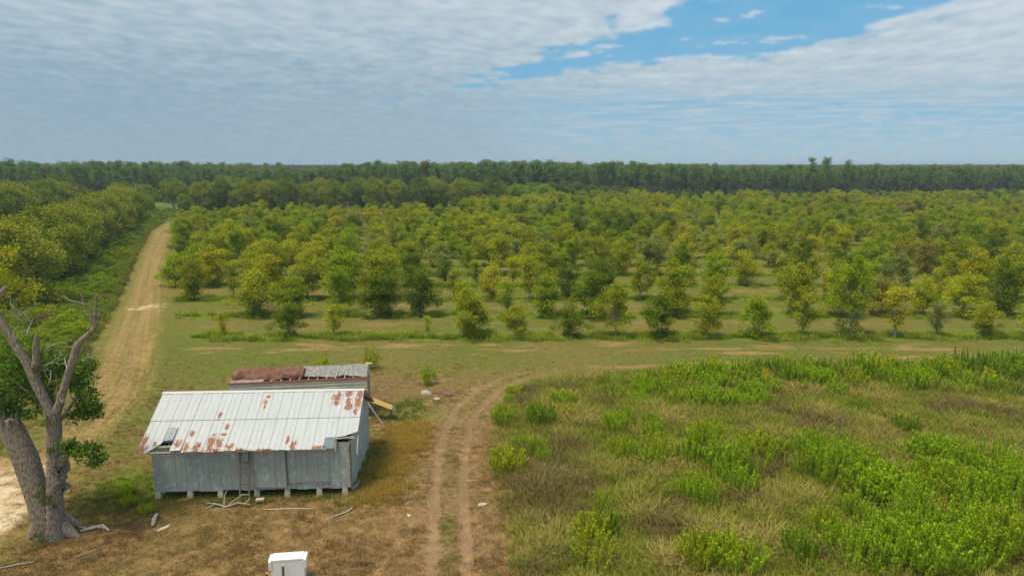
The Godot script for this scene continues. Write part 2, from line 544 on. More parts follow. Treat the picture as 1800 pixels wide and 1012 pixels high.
func _ready() -> void:
	var t0 := Time.get_ticks_msec()
	# camera
	var cam := Camera3D.new()
	cam.name = "camera"
	add_child(cam)
	cam.position = Vector3(0, 18.0, 0)
	cam.rotation_degrees = Vector3(-10.2, 0, 0)
	cam.fov = 45.73
	cam.near = 0.1
	cam.far = 15000.0
	cam.current = true
	# sky and haze
	kA = noise(11, 1.0, 3)
	kB = noise(12, 1.0, 5)
	kC = noise(13, 1.0, 4)
	nA = noise(1, 0.045, 3)
	nB = noise(2, 0.22, 3)
	nC = noise(3, 0.9, 3)
	nD = noise(4, 4.0, 2)
	nS = noise(5, 0.45, 4)
	nF = noise(6, 0.012, 3)
	sky_rows.resize(SKY_H)
	WorkerThreadPool.wait_for_group_task_completion(WorkerThreadPool.add_group_task(sky_row, SKY_H))
	var sb := PackedByteArray()
	for q in sky_rows:
		sb.append_array(q)
	var pano := PanoramaSkyMaterial.new()
	pano.panorama = ImageTexture.create_from_image(Image.create_from_data(SKY_W, SKY_H, false, Image.FORMAT_RGB8, sb))
	var env := Environment.new()
	env.background_mode = Environment.BG_SKY
	env.sky = Sky.new()
	env.sky.sky_material = pano
	env.tonemap_mode = Environment.TONE_MAPPER_LINEAR
	env.tonemap_exposure = 1.5
	env.fog_enabled = true
	env.fog_density = 0.00024
	env.fog_light_color = Color(0.80, 0.90, 1.0)
	env.sdfgi_enabled = true
	env.ssao_enabled = true
	env.ssil_enabled = true
	var we := WorldEnvironment.new()
	we.name = "world"
	we.environment = env
	add_child(we)
	# the sun, softened by the ripple cloud
	var sun := DirectionalLight3D.new()
	sun.name = "sun"
	add_child(sun)
	sun.look_at_from_position(Vector3.ZERO, Vector3(0.28, -0.93, -0.20), Vector3.UP)
	sun.light_energy = 0.9
	sun.light_angular_distance = 20.0
	sun.light_color = Color(1.0, 0.925, 0.78)
	sun.shadow_enabled = true
	print("sky ", Time.get_ticks_msec() - t0)

	make_materials()
	make_ground()
	print("ground ", Time.get_ticks_msec() - t0)
	make_shed()
	make_trailer()
	make_old_tree()
	make_yard_things()
	print("buildings ", Time.get_ticks_msec() - t0)
	make_orchard()
	make_big_trees()
	make_pines()
	print("trees ", Time.get_ticks_msec() - t0)
	make_field()
	make_grass()
	print("grass ", Time.get_ticks_msec() - t0)

const TINT := [["dark green", Color(0.155, 0.225, 0.011)], ["fresh green", Color(0.290, 0.390, 0.012)], ["olive green", Color(0.335, 0.375, 0.015)], ["yellow green", Color(0.415, 0.455, 0.013)], ["golden olive", Color(0.440, 0.430, 0.016)], ["brownish olive", Color(0.330, 0.305, 0.055)], ["grey green", Color(0.285, 0.335, 0.080)]]

func make_materials() -> void:
	M.blade = mat("grass blades", Color.WHITE, 0.75, true, 0.45)
	M.leaf = mat("leaves", Color.WHITE, 0.6, true, 0.5)
	M.tint = []
	for t in TINT:
		var c: Color = t[1]
		M.tint.append(mat("leaves " + t[0], c.linear_to_srgb(), 0.6, true, 0.5))
	M.weed = mat("weed leaves", lin(0.385, 0.560, 0.016), 0.65, true, 0.5)
	M.weed2 = mat("weed leaves yellowish", lin(0.460, 0.540, 0.018), 0.65, true, 0.5)
	M.weed3 = mat("weed leaves dark", lin(0.270, 0.420, 0.018), 0.65, true, 0.5)
	M.weedstem = mat("weed stems", lin(0.16, 0.17, 0.05), 0.8)
	M.flower = mat("goldenrod flowers", lin(0.62, 0.50, 0.02), 0.7, true, 0.4)
	M.deepleaf = mat("old tree leaves", lin(0.105, 0.190, 0.024), 0.55, true, 0.5)
	M.pine = mat("pine needles", lin(0.185, 0.300, 0.075), 0.7, true, 0.4)
	M.pinetrunk = mat("pine bark", lin(0.13, 0.105, 0.085), 0.9)
	M.youngbark = tri_mat("young bark", lin(0.22, 0.19, 0.15), lin(0.42, 0.39, 0.34), Vector3(2, 1, 2), 21)
	M.palebark = tri_mat("pale bark", lin(0.42, 0.39, 0.33), lin(0.62, 0.58, 0.50), Vector3(0.5, 0.2, 0.5), 22)
	M.bark = tri_mat("old bark", lin(0.09, 0.072, 0.055), lin(0.56, 0.48, 0.40), Vector3(1.6, 0.28, 1.6), 23, 0.04, 9.0, 0.95)
	M.deadwood = tri_mat("dead wood", lin(0.26, 0.235, 0.20), lin(0.50, 0.46, 0.41), Vector3(2, 0.6, 2), 24, 0.03, 1.0)
	M.moss = mat("fern", lin(0.085, 0.135, 0.02), 0.8, true, 0.4)
	M.concrete = tri_mat("concrete", lin(0.40, 0.37, 0.28), lin(0.60, 0.565, 0.44), Vector3(1.5, 1.5, 1.5), 25, 0.03, 0.5)
	M.wood = tri_mat("grey weathered wood", lin(0.17, 0.155, 0.14), lin(0.40, 0.375, 0.34), Vector3(1.2, 1.2, 1.2), 26, 0.05, 0.6)
	M.oldwood = tri_mat("brown weathered wood", lin(0.075, 0.058, 0.046), lin(0.22, 0.18, 0.15), Vector3(1.5, 1.5, 1.5), 27, 0.05, 0.6)
	M.rafter = tri_mat("pale rafter wood", lin(0.30, 0.26, 0.20), lin(0.55, 0.50, 0.41), Vector3(1.5, 1.5, 1.5), 28, 0.05)
	M.ply = tri_mat("yellow board", lin(0.42, 0.25, 0.06), lin(0.60, 0.39, 0.12), Vector3(0.8, 0.8, 0.8), 29, 0.03)
	M.rust = tri_mat("rusty sheet", lin(0.085, 0.038, 0.025), lin(0.27, 0.135, 0.09), Vector3(0.35, 0.35, 0.35), 30, 0.02, 1.5)
	M.trim = tri_mat("rusty trim", lin(0.26, 0.07, 0.025), lin(0.42, 0.15, 0.06), Vector3(0.8, 0.8, 0.8), 31, 0.03)
	M.greyroof = tri_mat("grey roofing sheet", lin(0.10, 0.105, 0.11), lin(0.36, 0.365, 0.37), Vector3(0.5, 0.5, 0.5), 32, 0.02, 1.0)
	M.siding = tri_mat("pale siding", lin(0.42, 0.41, 0.34), lin(0.58, 0.57, 0.50), Vector3(0.25, 1.2, 0.25), 33, 0.03)
	M.white = tri_mat("white enamel", lin(0.76, 0.78, 0.80), lin(0.84, 0.86, 0.88), Vector3(0.7, 0.7, 0.7), 34, 0.02, 0.0, 0.35)
	M.screw = mat("screw heads", lin(0.12, 0.13, 0.14), 0.4)
	M.loose = tri_mat("dull blue grey sheet", lin(0.17, 0.225, 0.255), lin(0.30, 0.36, 0.39), Vector3(1.2, 0.8, 1.2), 35, 0.03, 0.0, 0.5)
	M.ridge = tri_mat("ridge tin", lin(0.40, 0.44, 0.48), lin(0.56, 0.60, 0.63), Vector3(0.7, 0.7, 0.7), 38, 0.03, 0.0, 0.5)
	M.stone = tri_mat("stone", lin(0.24, 0.24, 0.23), lin(0.50, 0.49, 0.46), Vector3(2, 2, 2), 36, 0.03, 1.0)
	M.palestone = tri_mat("pale stone", lin(0.40, 0.345, 0.28), lin(0.62, 0.555, 0.47), Vector3(2, 2, 2), 37, 0.03, 1.0)

# ---------------------------------------------------------------- ground
func make_ground() -> void:
	var near := mat("ground near", Color.WHITE, 0.95)
	near.albedo_texture = ground_texture(Rect2(-70, -160, 140, 140), 1536, 1536)
	near.texture_repeat = false
	near.heightmap_enabled = true
	near.heightmap_texture = grain_tex(41, 0.05, Color.BLACK, Color.WHITE, 512)
	near.heightmap_scale = 2.0
	near.heightmap_enabled = false
	var mid := mat("ground mid", Color.WHITE, 0.95)
	mid.albedo_texture = ground_texture(Rect2(-260, -460, 620, 480), 1024, 793)
	mid.texture_repeat = false
	var far := mat("ground far", lin(0.085, 0.105, 0.04), 0.95)
	var names := ["ground", "dirt_road", "dirt_track", "grass_lane", "weedy_field_floor"]
	var sheets := []
	var mids := []
	for k in 5:
		sheets.append(MB.new())
		mids.append(MB.new())
	var st := 0.5
	for j in 280:
		for i in 280:
			var x := -70.0 + i * st
			var z := -160.0 + j * st
			var mb: MB = sheets[ground_kind(x + 0.25, -z - 0.25)]
			var q := []
			var w := []
			for o in [[0, 0], [1, 0], [1, 1], [0, 1]]:
				var px: float = x + o[0] * st
				var pz: float = z + o[1] * st
				q.append(Vector3(px, ground_y(px, pz), pz))
				w.append(Vector2((px + 70.0) / 140.0, (pz + 160.0) / 140.0))
			mb.quad(q[0], q[1], q[2], q[3], w[0], w[1], w[2], w[3])
	for j in 120:
		for i in 155:
			var x := -260.0 + i * 4.0
			var z := -460.0 + j * 4.0
			var cuts := [[x, x + 4.0, z, z + 4.0]]
			if x + 4.0 > -70.0 and x < 70.0 and z + 4.0 > -160.0 and z < -20.0:
				cuts = []
				if x < -70.0: cuts.append([x, -70.0, z, z + 4.0])
				if x + 4.0 > 70.0: cuts.append([70.0, x + 4.0, z, z + 4.0])
			for r in cuts:
				var mb: MB = mids[ground_kind((r[0] + r[1]) * 0.5, -(r[2] + r[3]) * 0.5)]
				var q := []
				var w := []
				for o in [[0, 2], [1, 2], [1, 3], [0, 3]]:
					q.append(Vector3(r[o[0]], 0, r[o[1]]))
					w.append(Vector2((r[o[0]] + 260.0) / 620.0, (r[o[1]] + 460.0) / 480.0))
				mb.quad(q[0], q[1], q[2], q[3], w[0], w[1], w[2], w[3])
	var rim := MB.new()
	var B := 9000.0
	for r in [[-B, -260.0, -B, 2000.0], [360.0, B, -B, 2000.0], [-260.0, 360.0, -B, -460.0], [-260.0, 360.0, 20.0, 2000.0]]:
		rim.quad(Vector3(r[0], 0, r[2]), Vector3(r[1], 0, r[2]), Vector3(r[1], 0, r[3]), Vector3(r[0], 0, r[3]))
	for k in 5:
		var am := ArrayMesh.new()
		if sheets[k].v.size(): sheets[k].add(am, near)
		if mids[k].v.size(): mids[k].add(am, mid)
		if k == 0:
			rim.add(am, far)
		var o := part(names[k], am, self)
		tag(o, "", "", "", "structure")

func ground_kind(x: float, d: float) -> int:
	if d < 222.0 and d > 24.0 and x > tab(ROAD_L, d) and x < tab(ROAD_R, d): return 1
	if d < 57.0 and d > 20.0 and x > tab(RUT_L, d) - 0.6 and x < tab(RUT_R, d) + 0.6: return 2
	if d < 70.0 and d > 20.0 and x < 90.0 and field_in(x, d) > 0.0: return 4
	if d > 57.5 and d < 68.5 and x > -33.0 and x < 120.0: return 3
	return 0

# ---------------------------------------------------------------- the tin shed
const ROOF_RUST := [[-0.27, 0.83, 0.16, 0.45], [-0.27, 0.25, 0.34, 0.30], [0.35, 0.6, 0.10, 0.22], [1.52, 0.55, 0.24, 0.26], [2.05, 0.32, 0.14, 0.30], [2.63, 0.22, 0.26, 0.34], [3.3, 0.60, 0.22, 0.55], [3.72, 0.56, 0.22, 0.34], [3.5, 0.10, 0.5, 0.12], [4.36, 0.28, 0.22, 0.20], [4.94, 0.05, 0.22, 0.14], [3.26, 2.45, 0.10, 0.34], [3.87, 1.6, 0.10, 0.30], [5.54, 3.4, 0.18, 0.14], [5.65, 3.81, 0.12, 0.12], [5.6, 3.0, 0.07, 0.2], [9.63, 3.72, 0.26, 0.32], [9.6, 3.2, 0.22, 0.2], [10.24, 3.88, 0.2, 0.32], [10.37, 2.95, 0.2, 0.35], [10.3, 3.4, 0.16, 0.3], [10.85, 3.28, 0.2, 0.5], [10.89, 3.8, 0.2, 0.4], [10.8, 2.6, 0.14, 0.3], [7.76, 0.28, 0.14, 0.4], [7.37, 0.63, 0.1, 0.3], [9.07, 0.12, 0.3, 0.14], [2.09, 1.23, 0.14, 0.22], [6.2, 0.04, 0.5, 0.08], [3.81, 1.13, 0.22, 0.10]]

func roof_texture() -> ImageTexture:
	var w := 1024
	var h := 384
	var im := Image.create(w, h, false, Image.FORMAT_RGB8)
	for j in h:
		for i in w:
			var u := -0.45 + 11.56 * i / w
			var s := 4.25 * (1.0 - float(j) / h)
			var streak := nS.get_noise_2d(u * 9.0, s * 0.9)
			var f := nC.get_noise_2d(u * 3.5, s * 2.0)
			var f2 := nD.get_noise_2d(u * 2.0, s * 1.2)
			var c := Color(0.445, 0.485, 0.535) * (1.0 + 0.10 * streak + 0.05 * f)
			var r := -1.0
			for q in ROOF_RUST:
				var dx: float = (u - q[0]) / (q[2] * 1.15)
				var dy: float = (s - q[1]) / (q[3] * 1.15)
				if absf(dx) < 2.0 and absf(dy) < 2.0:
					r = maxf(r, 1.0 - sqrt(dx * dx + dy * dy))
			var k := smoothstep(0.0, 0.16, r - 0.05 + 0.8 * f + 0.6 * f2 + 0.35 * streak)
			if r <= -0.99: k = smoothstep(0.62, 0.8, f + 0.4 * f2) * 0.6
			var rc := Color(0.29, 0.135, 0.07).lerp(Color(0.20, 0.06, 0.032), clampf(0.5 + f2 * 1.5, 0, 1)).lerp(Color(0.46, 0.33, 0.22), clampf(0.55 - r * 1.4 + streak, 0.0, 0.9))
			c = c.lerp(rc, k * 0.92)
			im.set_pixel(i, j, c.clamp(Color.BLACK, Color.WHITE).linear_to_srgb())
	return ImageTexture.create_from_image(im)

func wall_texture(sd: float, base: Color, spot: Color) -> ImageTexture:
	var w := 512
	var h := 160
	var im := Image.create(w, h, false, Image.FORMAT_RGB8)
	for j in h:
		for i in w:
			var u := 10.7 * i / w + sd
			var y := 3.2 * (1.0 - float(j) / h)
			var f := nC.get_noise_2d(u * 1.6, y * 1.2)
			var f2 := nD.get_noise_2d(u * 1.2, y * 0.8)
			var streak := nS.get_noise_2d(u * 8.0, y * 0.5)
			var c := base * (1.0 + 0.16 * streak + 0.10 * f2)
			c = c.lerp(spot, smoothstep(0.05, 0.45, f + 0.25 * f2 - 0.10) * 0.75)
			c = c.lerp(Color(0.17, 0.16, 0.14), smoothstep(0.38, 0.6, streak) * 0.35)
			im.set_pixel(i, j, c.clamp(Color.BLACK, Color.WHITE).linear_to_srgb())
	return ImageTexture.create_from_image(im)

# one crimped sheet: origin o, across a (unit) for width w, along b (unit) from l0 to l1 (functions of the place across), normal nr
func sheet(o: Vector3, a: Vector3, b: Vector3, nr: Vector3, w: float, l0: Array, l1: Array, u0: float, ulen: float, vlen: float, bow := 0.0) -> MB:
	var mb := MB.new()
	var xs := [0.0, 0.018, 0.036, 0.5 * w - 0.018, 0.5 * w, 0.5 * w + 0.018, w - 0.036, w - 0.018, w]
	var hs := [0.0, 0.020, 0.0, 0.0, 0.012, 0.0, 0.0, 0.020, 0.0]
	var segs := 5
	var pt := func(i: int, k: int) -> Vector3:
		var f: float = xs[i] / w
		var l: float = lerpf(lerpf(l0[0], l0[1], f), lerpf(l1[0], l1[1], f), float(k) / segs)
		var lift: float = bow * pow(1.0 - float(k) / segs, 3.0)
		return o + a * xs[i] + b * l + nr * (hs[i] + lift)
	var uvp := func(i: int, k: int) -> Vector2:
		var f: float = xs[i] / w
		var l: float = lerpf(lerpf(l0[0], l0[1], f), lerpf(l1[0], l1[1], f), float(k) / segs)
		return Vector2((u0 + xs[i]) / ulen, 1.0 - l / vlen)
	for i in xs.size() - 1:
		for k in segs:
			mb.quad(pt.call(i, k), pt.call(i + 1, k), pt.call(i + 1, k + 1), pt.call(i, k + 1), uvp.call(i, k), uvp.call(i + 1, k), uvp.call(i + 1, k + 1), uvp.call(i, k + 1))
	return mb

func boxmesh(ctr: Vector3, size: Vector3, m: Material, b := Basis.IDENTITY) -> ArrayMesh:
	var mb := MB.new()
	mb.box(ctr, size, b)
	mb.uv = PackedVector2Array()
	return mb.mesh(m)

func beammesh(a: Vector3, b: Vector3, w: float, h: float, m: Material) -> ArrayMesh:
	var mb := MB.new()
	mb.beam(a, b, w, h)
	mb.uv = PackedVector2Array()
	return mb.mesh(m)

func make_shed() -> void:
	var g := RandomNumberGenerator.new()
	g.seed = 5
	var s := thing("tin_shed", "long grey tin shed with rusting white metal roof, raised on concrete piers", "shed", SHED, deg_to_rad(3.0))
	var roofm := mat("roof tin", Color.WHITE, 0.6)
	roofm.albedo_texture = roof_texture()
	roofm.metallic_specular = 0.3
	roofm.texture_repeat = false
	var wallm := mat("wall tin", Color.WHITE, 0.55)
	wallm.albedo_texture = wall_texture(0.0, Color(0.360, 0.400, 0.385), Color(0.50, 0.57, 0.60))
	wallm.metallic = 0.15
	var endm := mat("end wall tin", Color.WHITE, 0.55)
	endm.albedo_texture = wall_texture(31.0, Color(0.360, 0.400, 0.385), Color(0.50, 0.57, 0.60))
	endm.metallic = 0.15
	# piers
	var pier := MB.new()
	for k in 1:
		var p := []
		for y in 2:
			for q in [[-1, 1], [1, 1], [1, -1], [-1, -1]]:
				var r := 0.19 if y == 0 else 0.12
				p.append(Vector3(q[0] * r, -0.25 if y == 0 else 0.46, q[1] * r))
		for i in 4:
			pier.quad(p[i], p[(i + 1) % 4], p[4 + (i + 1) % 4], p[4 + i])
		pier.quad(p[4], p[5], p[6], p[7])
	pier.uv = PackedVector2Array()
	var pm := pier.mesh(M.concrete)
	for q in [[0.25, -0.1], [1.95, -0.1], [3.6, -0.1], [5.55, -0.1], [7.2, -0.1], [8.95, -0.1], [10.35, -0.1], [10.55, -1.7], [10.55, -3.2], [10.55, -4.7], [10.55, -6.2], [0.25, -6.2], [3.6, -6.2], [7.2, -6.2], [5.4, -3.2], [0.25, -3.2]]:
		var o := part("pier", pm, s)
		o.position = Vector3(q[0], 0, q[1])
		o.rotation.y = g.randf_range(-0.15, 0.15)
	part("floor_frame", boxmesh(Vector3(5.35, 0.555, -3.2), Vector3(10.4, 0.18, 6.2), M.oldwood), s)
	# front wall sheets
	var n := 18
	for i in n:
		var w := 10.62 / n
		var lo := 0.42 + g.randf_range(-0.03, 0.02)
		if i == 6 or i == 7: lo += 0.05
		var hi := 3.12
		var mb := sheet(Vector3(0.1 + i * w, 0, 0.012 + (i % 2) * 0.012), Vector3.RIGHT, Vector3.UP, Vector3.BACK, w + 0.03, [lo, lo + g.randf_range(-0.02, 0.02)], [hi, hi], 0.1 + i * w, 10.7, 3.2)
		part("wall_sheet", mb.mesh(wallm), s)
	# sliding door of three sheets with battens
	var door := Node3D.new()
	door.name = "door"
	s.add_child(door)
	for i in 3:
		var mb := sheet(Vector3(5.52 + i * 0.57, 0, 0.075 + (i % 2) * 0.008), Vector3.RIGHT, Vector3.UP, Vector3.BACK, 0.585, [0.62, 0.62], [2.98, 2.98], 2.0 + i * 0.57, 10.7, 3.2)
		part("door_sheet", mb.mesh(wallm), door)
	part("batten", boxmesh(Vector3(7.27, 1.8, 0.085), Vector3(0.05, 2.36, 0.05), M.oldwood), door)
	part("batten", boxmesh(Vector3(6.38, 0.585, 0.085), Vector3(1.75, 0.06, 0.05), M.wood), door)
	part("rail", boxmesh(Vector3(8.5, 0.86, 0.075), Vector3(2.35, 0.05, 0.05), M.wood), s)
	part("corner_board", boxmesh(Vector3(10.745, 1.70, 0.03), Vector3(0.09, 2.65, 0.07), M.oldwood), s)
	# gable end with sheets cut to the roof line
	var m := 11
	for i in m:
		var w := 6.2 / m
		var za := i * w
		var zb := (i + 1) * w
		var ya := 3.05 + (2.0 - absf(za - 3.1) / 3.1 * 2.0) * 0.93
		var yb := 3.05 + (2.0 - absf(zb - 3.1) / 3.1 * 2.0) * 0.93
		var lo := 0.40 + g.randf_range(-0.03, 0.03)
		var mb := sheet(Vector3(10.76 + (i % 2) * 0.01, 0, -0.05 - za), Vector3.FORWARD, Vector3.UP, Vector3.RIGHT, w + 0.02, [lo, lo], [ya, yb], za, 10.7, 5.2)
		part("end_wall_sheet", mb.mesh(endm), s)
		var mb2 := sheet(Vector3(0.08 - (i % 2) * 0.01, 0, -0.05 - za), Vector3.FORWARD, Vector3.UP, Vector3.LEFT, w + 0.02, [lo, lo], [ya, yb], za, 10.7, 5.2)
		part("end_wall_sheet", mb2.mesh(endm), s)
	for i in 9:
		var mb := sheet(Vector3(0.1 + i * 1.18, 0, -6.3), Vector3.RIGHT, Vector3.UP, Vector3.FORWARD, 1.19, [0.42, 0.42], [3.1, 3.1], i * 1.18, 10.7, 3.2)
		part("wall_sheet", mb.mesh(wallm), s)
	# peeled strips at the near corner
	var curl := MB.new()
	for k in 5:
		var a0 := 0.30 * k
		var a1 := 0.30 * (k + 1)
		curl.quad(Vector3(10.78 + 0.30 * sin(a0), 0.30 + 0.18 * (1 - cos(a0)), 0.05 - 0.12 * k), Vector3(10.78 + 0.30 * sin(a1), 0.30 + 0.18 * (1 - cos(a1)), 0.05 - 0.12 * (k + 1)), Vector3(10.80 + 0.30 * sin(a1), 0.52 + 0.2 * (1 - cos(a1)), 0.0 - 0.12 * (k + 1)), Vector3(10.80 + 0.30 * sin(a0), 0.52 + 0.2 * (1 - cos(a0)), 0.0 - 0.12 * k))
	curl.uv = PackedVector2Array()
	part("curled_sheet", curl.mesh(M.loose), s)
	part("hanging_strip", beammesh(Vector3(11.12, 3.28, -0.55), Vector3(11.02, 2.15, -0.42), 0.08, 0.02, M.white), s)
	# roof: two courses of crimped sheets, some torn back
	var sl := Vector3(0, 2.1, -3.7).normalized()
	var up := sl.cross(Vector3.RIGHT) * -1.0
	up = Vector3(0, 3.7, 2.1).normalized()
	var base := Vector3(-0.45, 2.9, 0.5)
	var np := 20
	var w2 := 11.55 / np
	for i in np:
		var l0 := [g.randf_range(-0.05, 0.05), g.randf_range(-0.05, 0.05)]
		var bow := g.randf_range(0.0, 0.03)
		if i == 1: l0 = [0.02, 0.62]
		if i == 2: l0 = [0.74, 0.78]
		if i == 3: bow = 0.10
		if i == 17: l0 = [0.72, 0.76]
		if i == 18: l0 = [0.78, 0.90]
		if i == 19: l0 = [0.90, 1.15]
		var mb := sheet(base + Vector3.RIGHT * (i * w2) + up * (0.010 + 0.012 * (i % 2)), Vector3.RIGHT, sl, up, w2 + 0.02, l0, [2.2, 2.2], i * w2, 11.56, 4.25, bow)
		part("roof_sheet", mb.mesh(roofm), s)
		var mb2 := sheet(base + Vector3.RIGHT * (i * w2) + up * (0.038 + 0.012 * (i % 2)), Vector3.RIGHT, sl, up, w2 + 0.02, [2.15, 2.16], [4.25, 4.25], i * w2, 11.56, 4.25)
		part("roof_sheet", mb2.mesh(roofm), s)
		var slb := Vector3(0, -2.1, -3.7).normalized()
		var mb3 := sheet(Vector3(-0.45 + i * w2, 5.0, -3.2) + Vector3(0, 3.7, -2.1).normalized() * (0.015 + 0.012 * (i % 2)), Vector3.RIGHT, slb, Vector3(0, 3.7, -2.1).normalized(), w2 + 0.02, [0.0, 0.0], [4.25, 4.25], i * w2, 11.56, 4.25)
		part("roof_sheet", mb3.mesh(roofm), s)
	var cap := MB.new()
	cap.quad(Vector3(-0.47, 4.99, -3.04), Vector3(11.12, 4.99, -3.04), Vector3(11.12, 5.075, -3.2), Vector3(-0.47, 5.075, -3.2))
	cap.quad(Vector3(-0.47, 5.075, -3.2), Vector3(11.12, 5.075, -3.2), Vector3(11.12, 4.99, -3.36), Vector3(-0.47, 4.99, -3.36))
	cap.uv = PackedVector2Array()
	part("ridge_cap", cap.mesh(M.ridge), s)
	for l in [0.05, 0.42, 0.78, 1.5, 2.2, 3.0, 3.9]:
		var p := base + sl * float(l) - up * 0.06
		part("purlin", beammesh(p + Vector3(0.02, 0, 0), p + Vector3(11.45 if l > 0.7 else 9.95, 0, 0), 0.10, 0.045, M.rafter), s)
	for i in 13:
		var p := Vector3(0.15 + i * 0.88, 2.9, 0.44) - up * 0.14
		part("rafter", beammesh(p, p + sl * 4.15, 0.05, 0.11, M.oldwood), s)
	# sheet torn loose and lying on the roof, bent sheets standing in the hole by the near corner
	var ls := sheet(base + Vector3.RIGHT * 1.16 + up * 0.06 + sl * 0.72, (Vector3.RIGHT + sl * 0.06).normalized(), sl, up, 0.54, [0.0, 0.02], [0.95, 0.88], 0, 11.56, 4.25, 0.03)
	ls.uv = PackedVector2Array()
	part("loose_sheet", ls.mesh(M.loose), s)
	var bs := MB.new()
	bs.quad(Vector3(9.5, 2.86, 0.28), Vector3(9.95, 2.86, 0.28), Vector3(9.98, 3.40, 0.02), Vector3(9.52, 3.40, 0.02))
	bs.quad(Vector3(9.36, 2.86, 0.32), Vector3(9.5, 2.86, 0.28), Vector3(9.52, 3.40, 0.02), Vector3(9.42, 3.36, 0.02))
	bs.uv = PackedVector2Array()
	part("bent_sheet", bs.mesh(M.loose), s)
	part("board", beammesh(Vector3(10.02, 3.33, 0.02), Vector3(10.02, 2.72, 0.34), 0.06, 0.05, M.wood), s)
	part("board", beammesh(Vector3(9.95, 3.30, 0.07), Vector3(10.95, 3.40, 0.03), 0.06, 0.06, M.rafter), s)
	# things leaning and lying by the wall
	var l := thing("ladder", "brown wooden ladder leaning on the shed's front wall", "ladder", SHED + Basis(Vector3.UP, deg_to_rad(3.0)) * Vector3(5.1, 0, 0.55), deg_to_rad(3.0))
	for x in [-0.25, 0.25]:
		part("rail", beammesh(Vector3(x, 0.02, 0.12), Vector3(x * 0.96, 2.78, -0.42), 0.09, 0.06, M.oldwood), l)
	for k in 5:
		var f := 0.16 + k * 0.205
		var y := 2.76 * f
		part("rung", boxmesh(Vector3(0, y, 0.14 - 0.54 * f), Vector3(0.5, 0.06, 0.045), M.wood if k == 0 else M.oldwood), l)
	var st := thing("wooden_stool", "small pale wooden stool on the grass below the ladder", "stool", SHED + Basis(Vector3.UP, deg_to_rad(3.0)) * Vector3(5.95, 0, 0.75), 0.2)
	part("seat", boxmesh(Vector3(0, 0.24, 0), Vector3(0.42, 0.035, 0.26), M.rafter), st)
	for x in [-0.18, 0.18]:
		part("leg", boxmesh(Vector3(x, 0.1, 0), Vector3(0.035, 0.245, 0.24), M.rafter), st)
	part("apron", boxmesh(Vector3(0, 0.19, 0.115), Vector3(0.33, 0.06, 0.02), M.rafter), st)

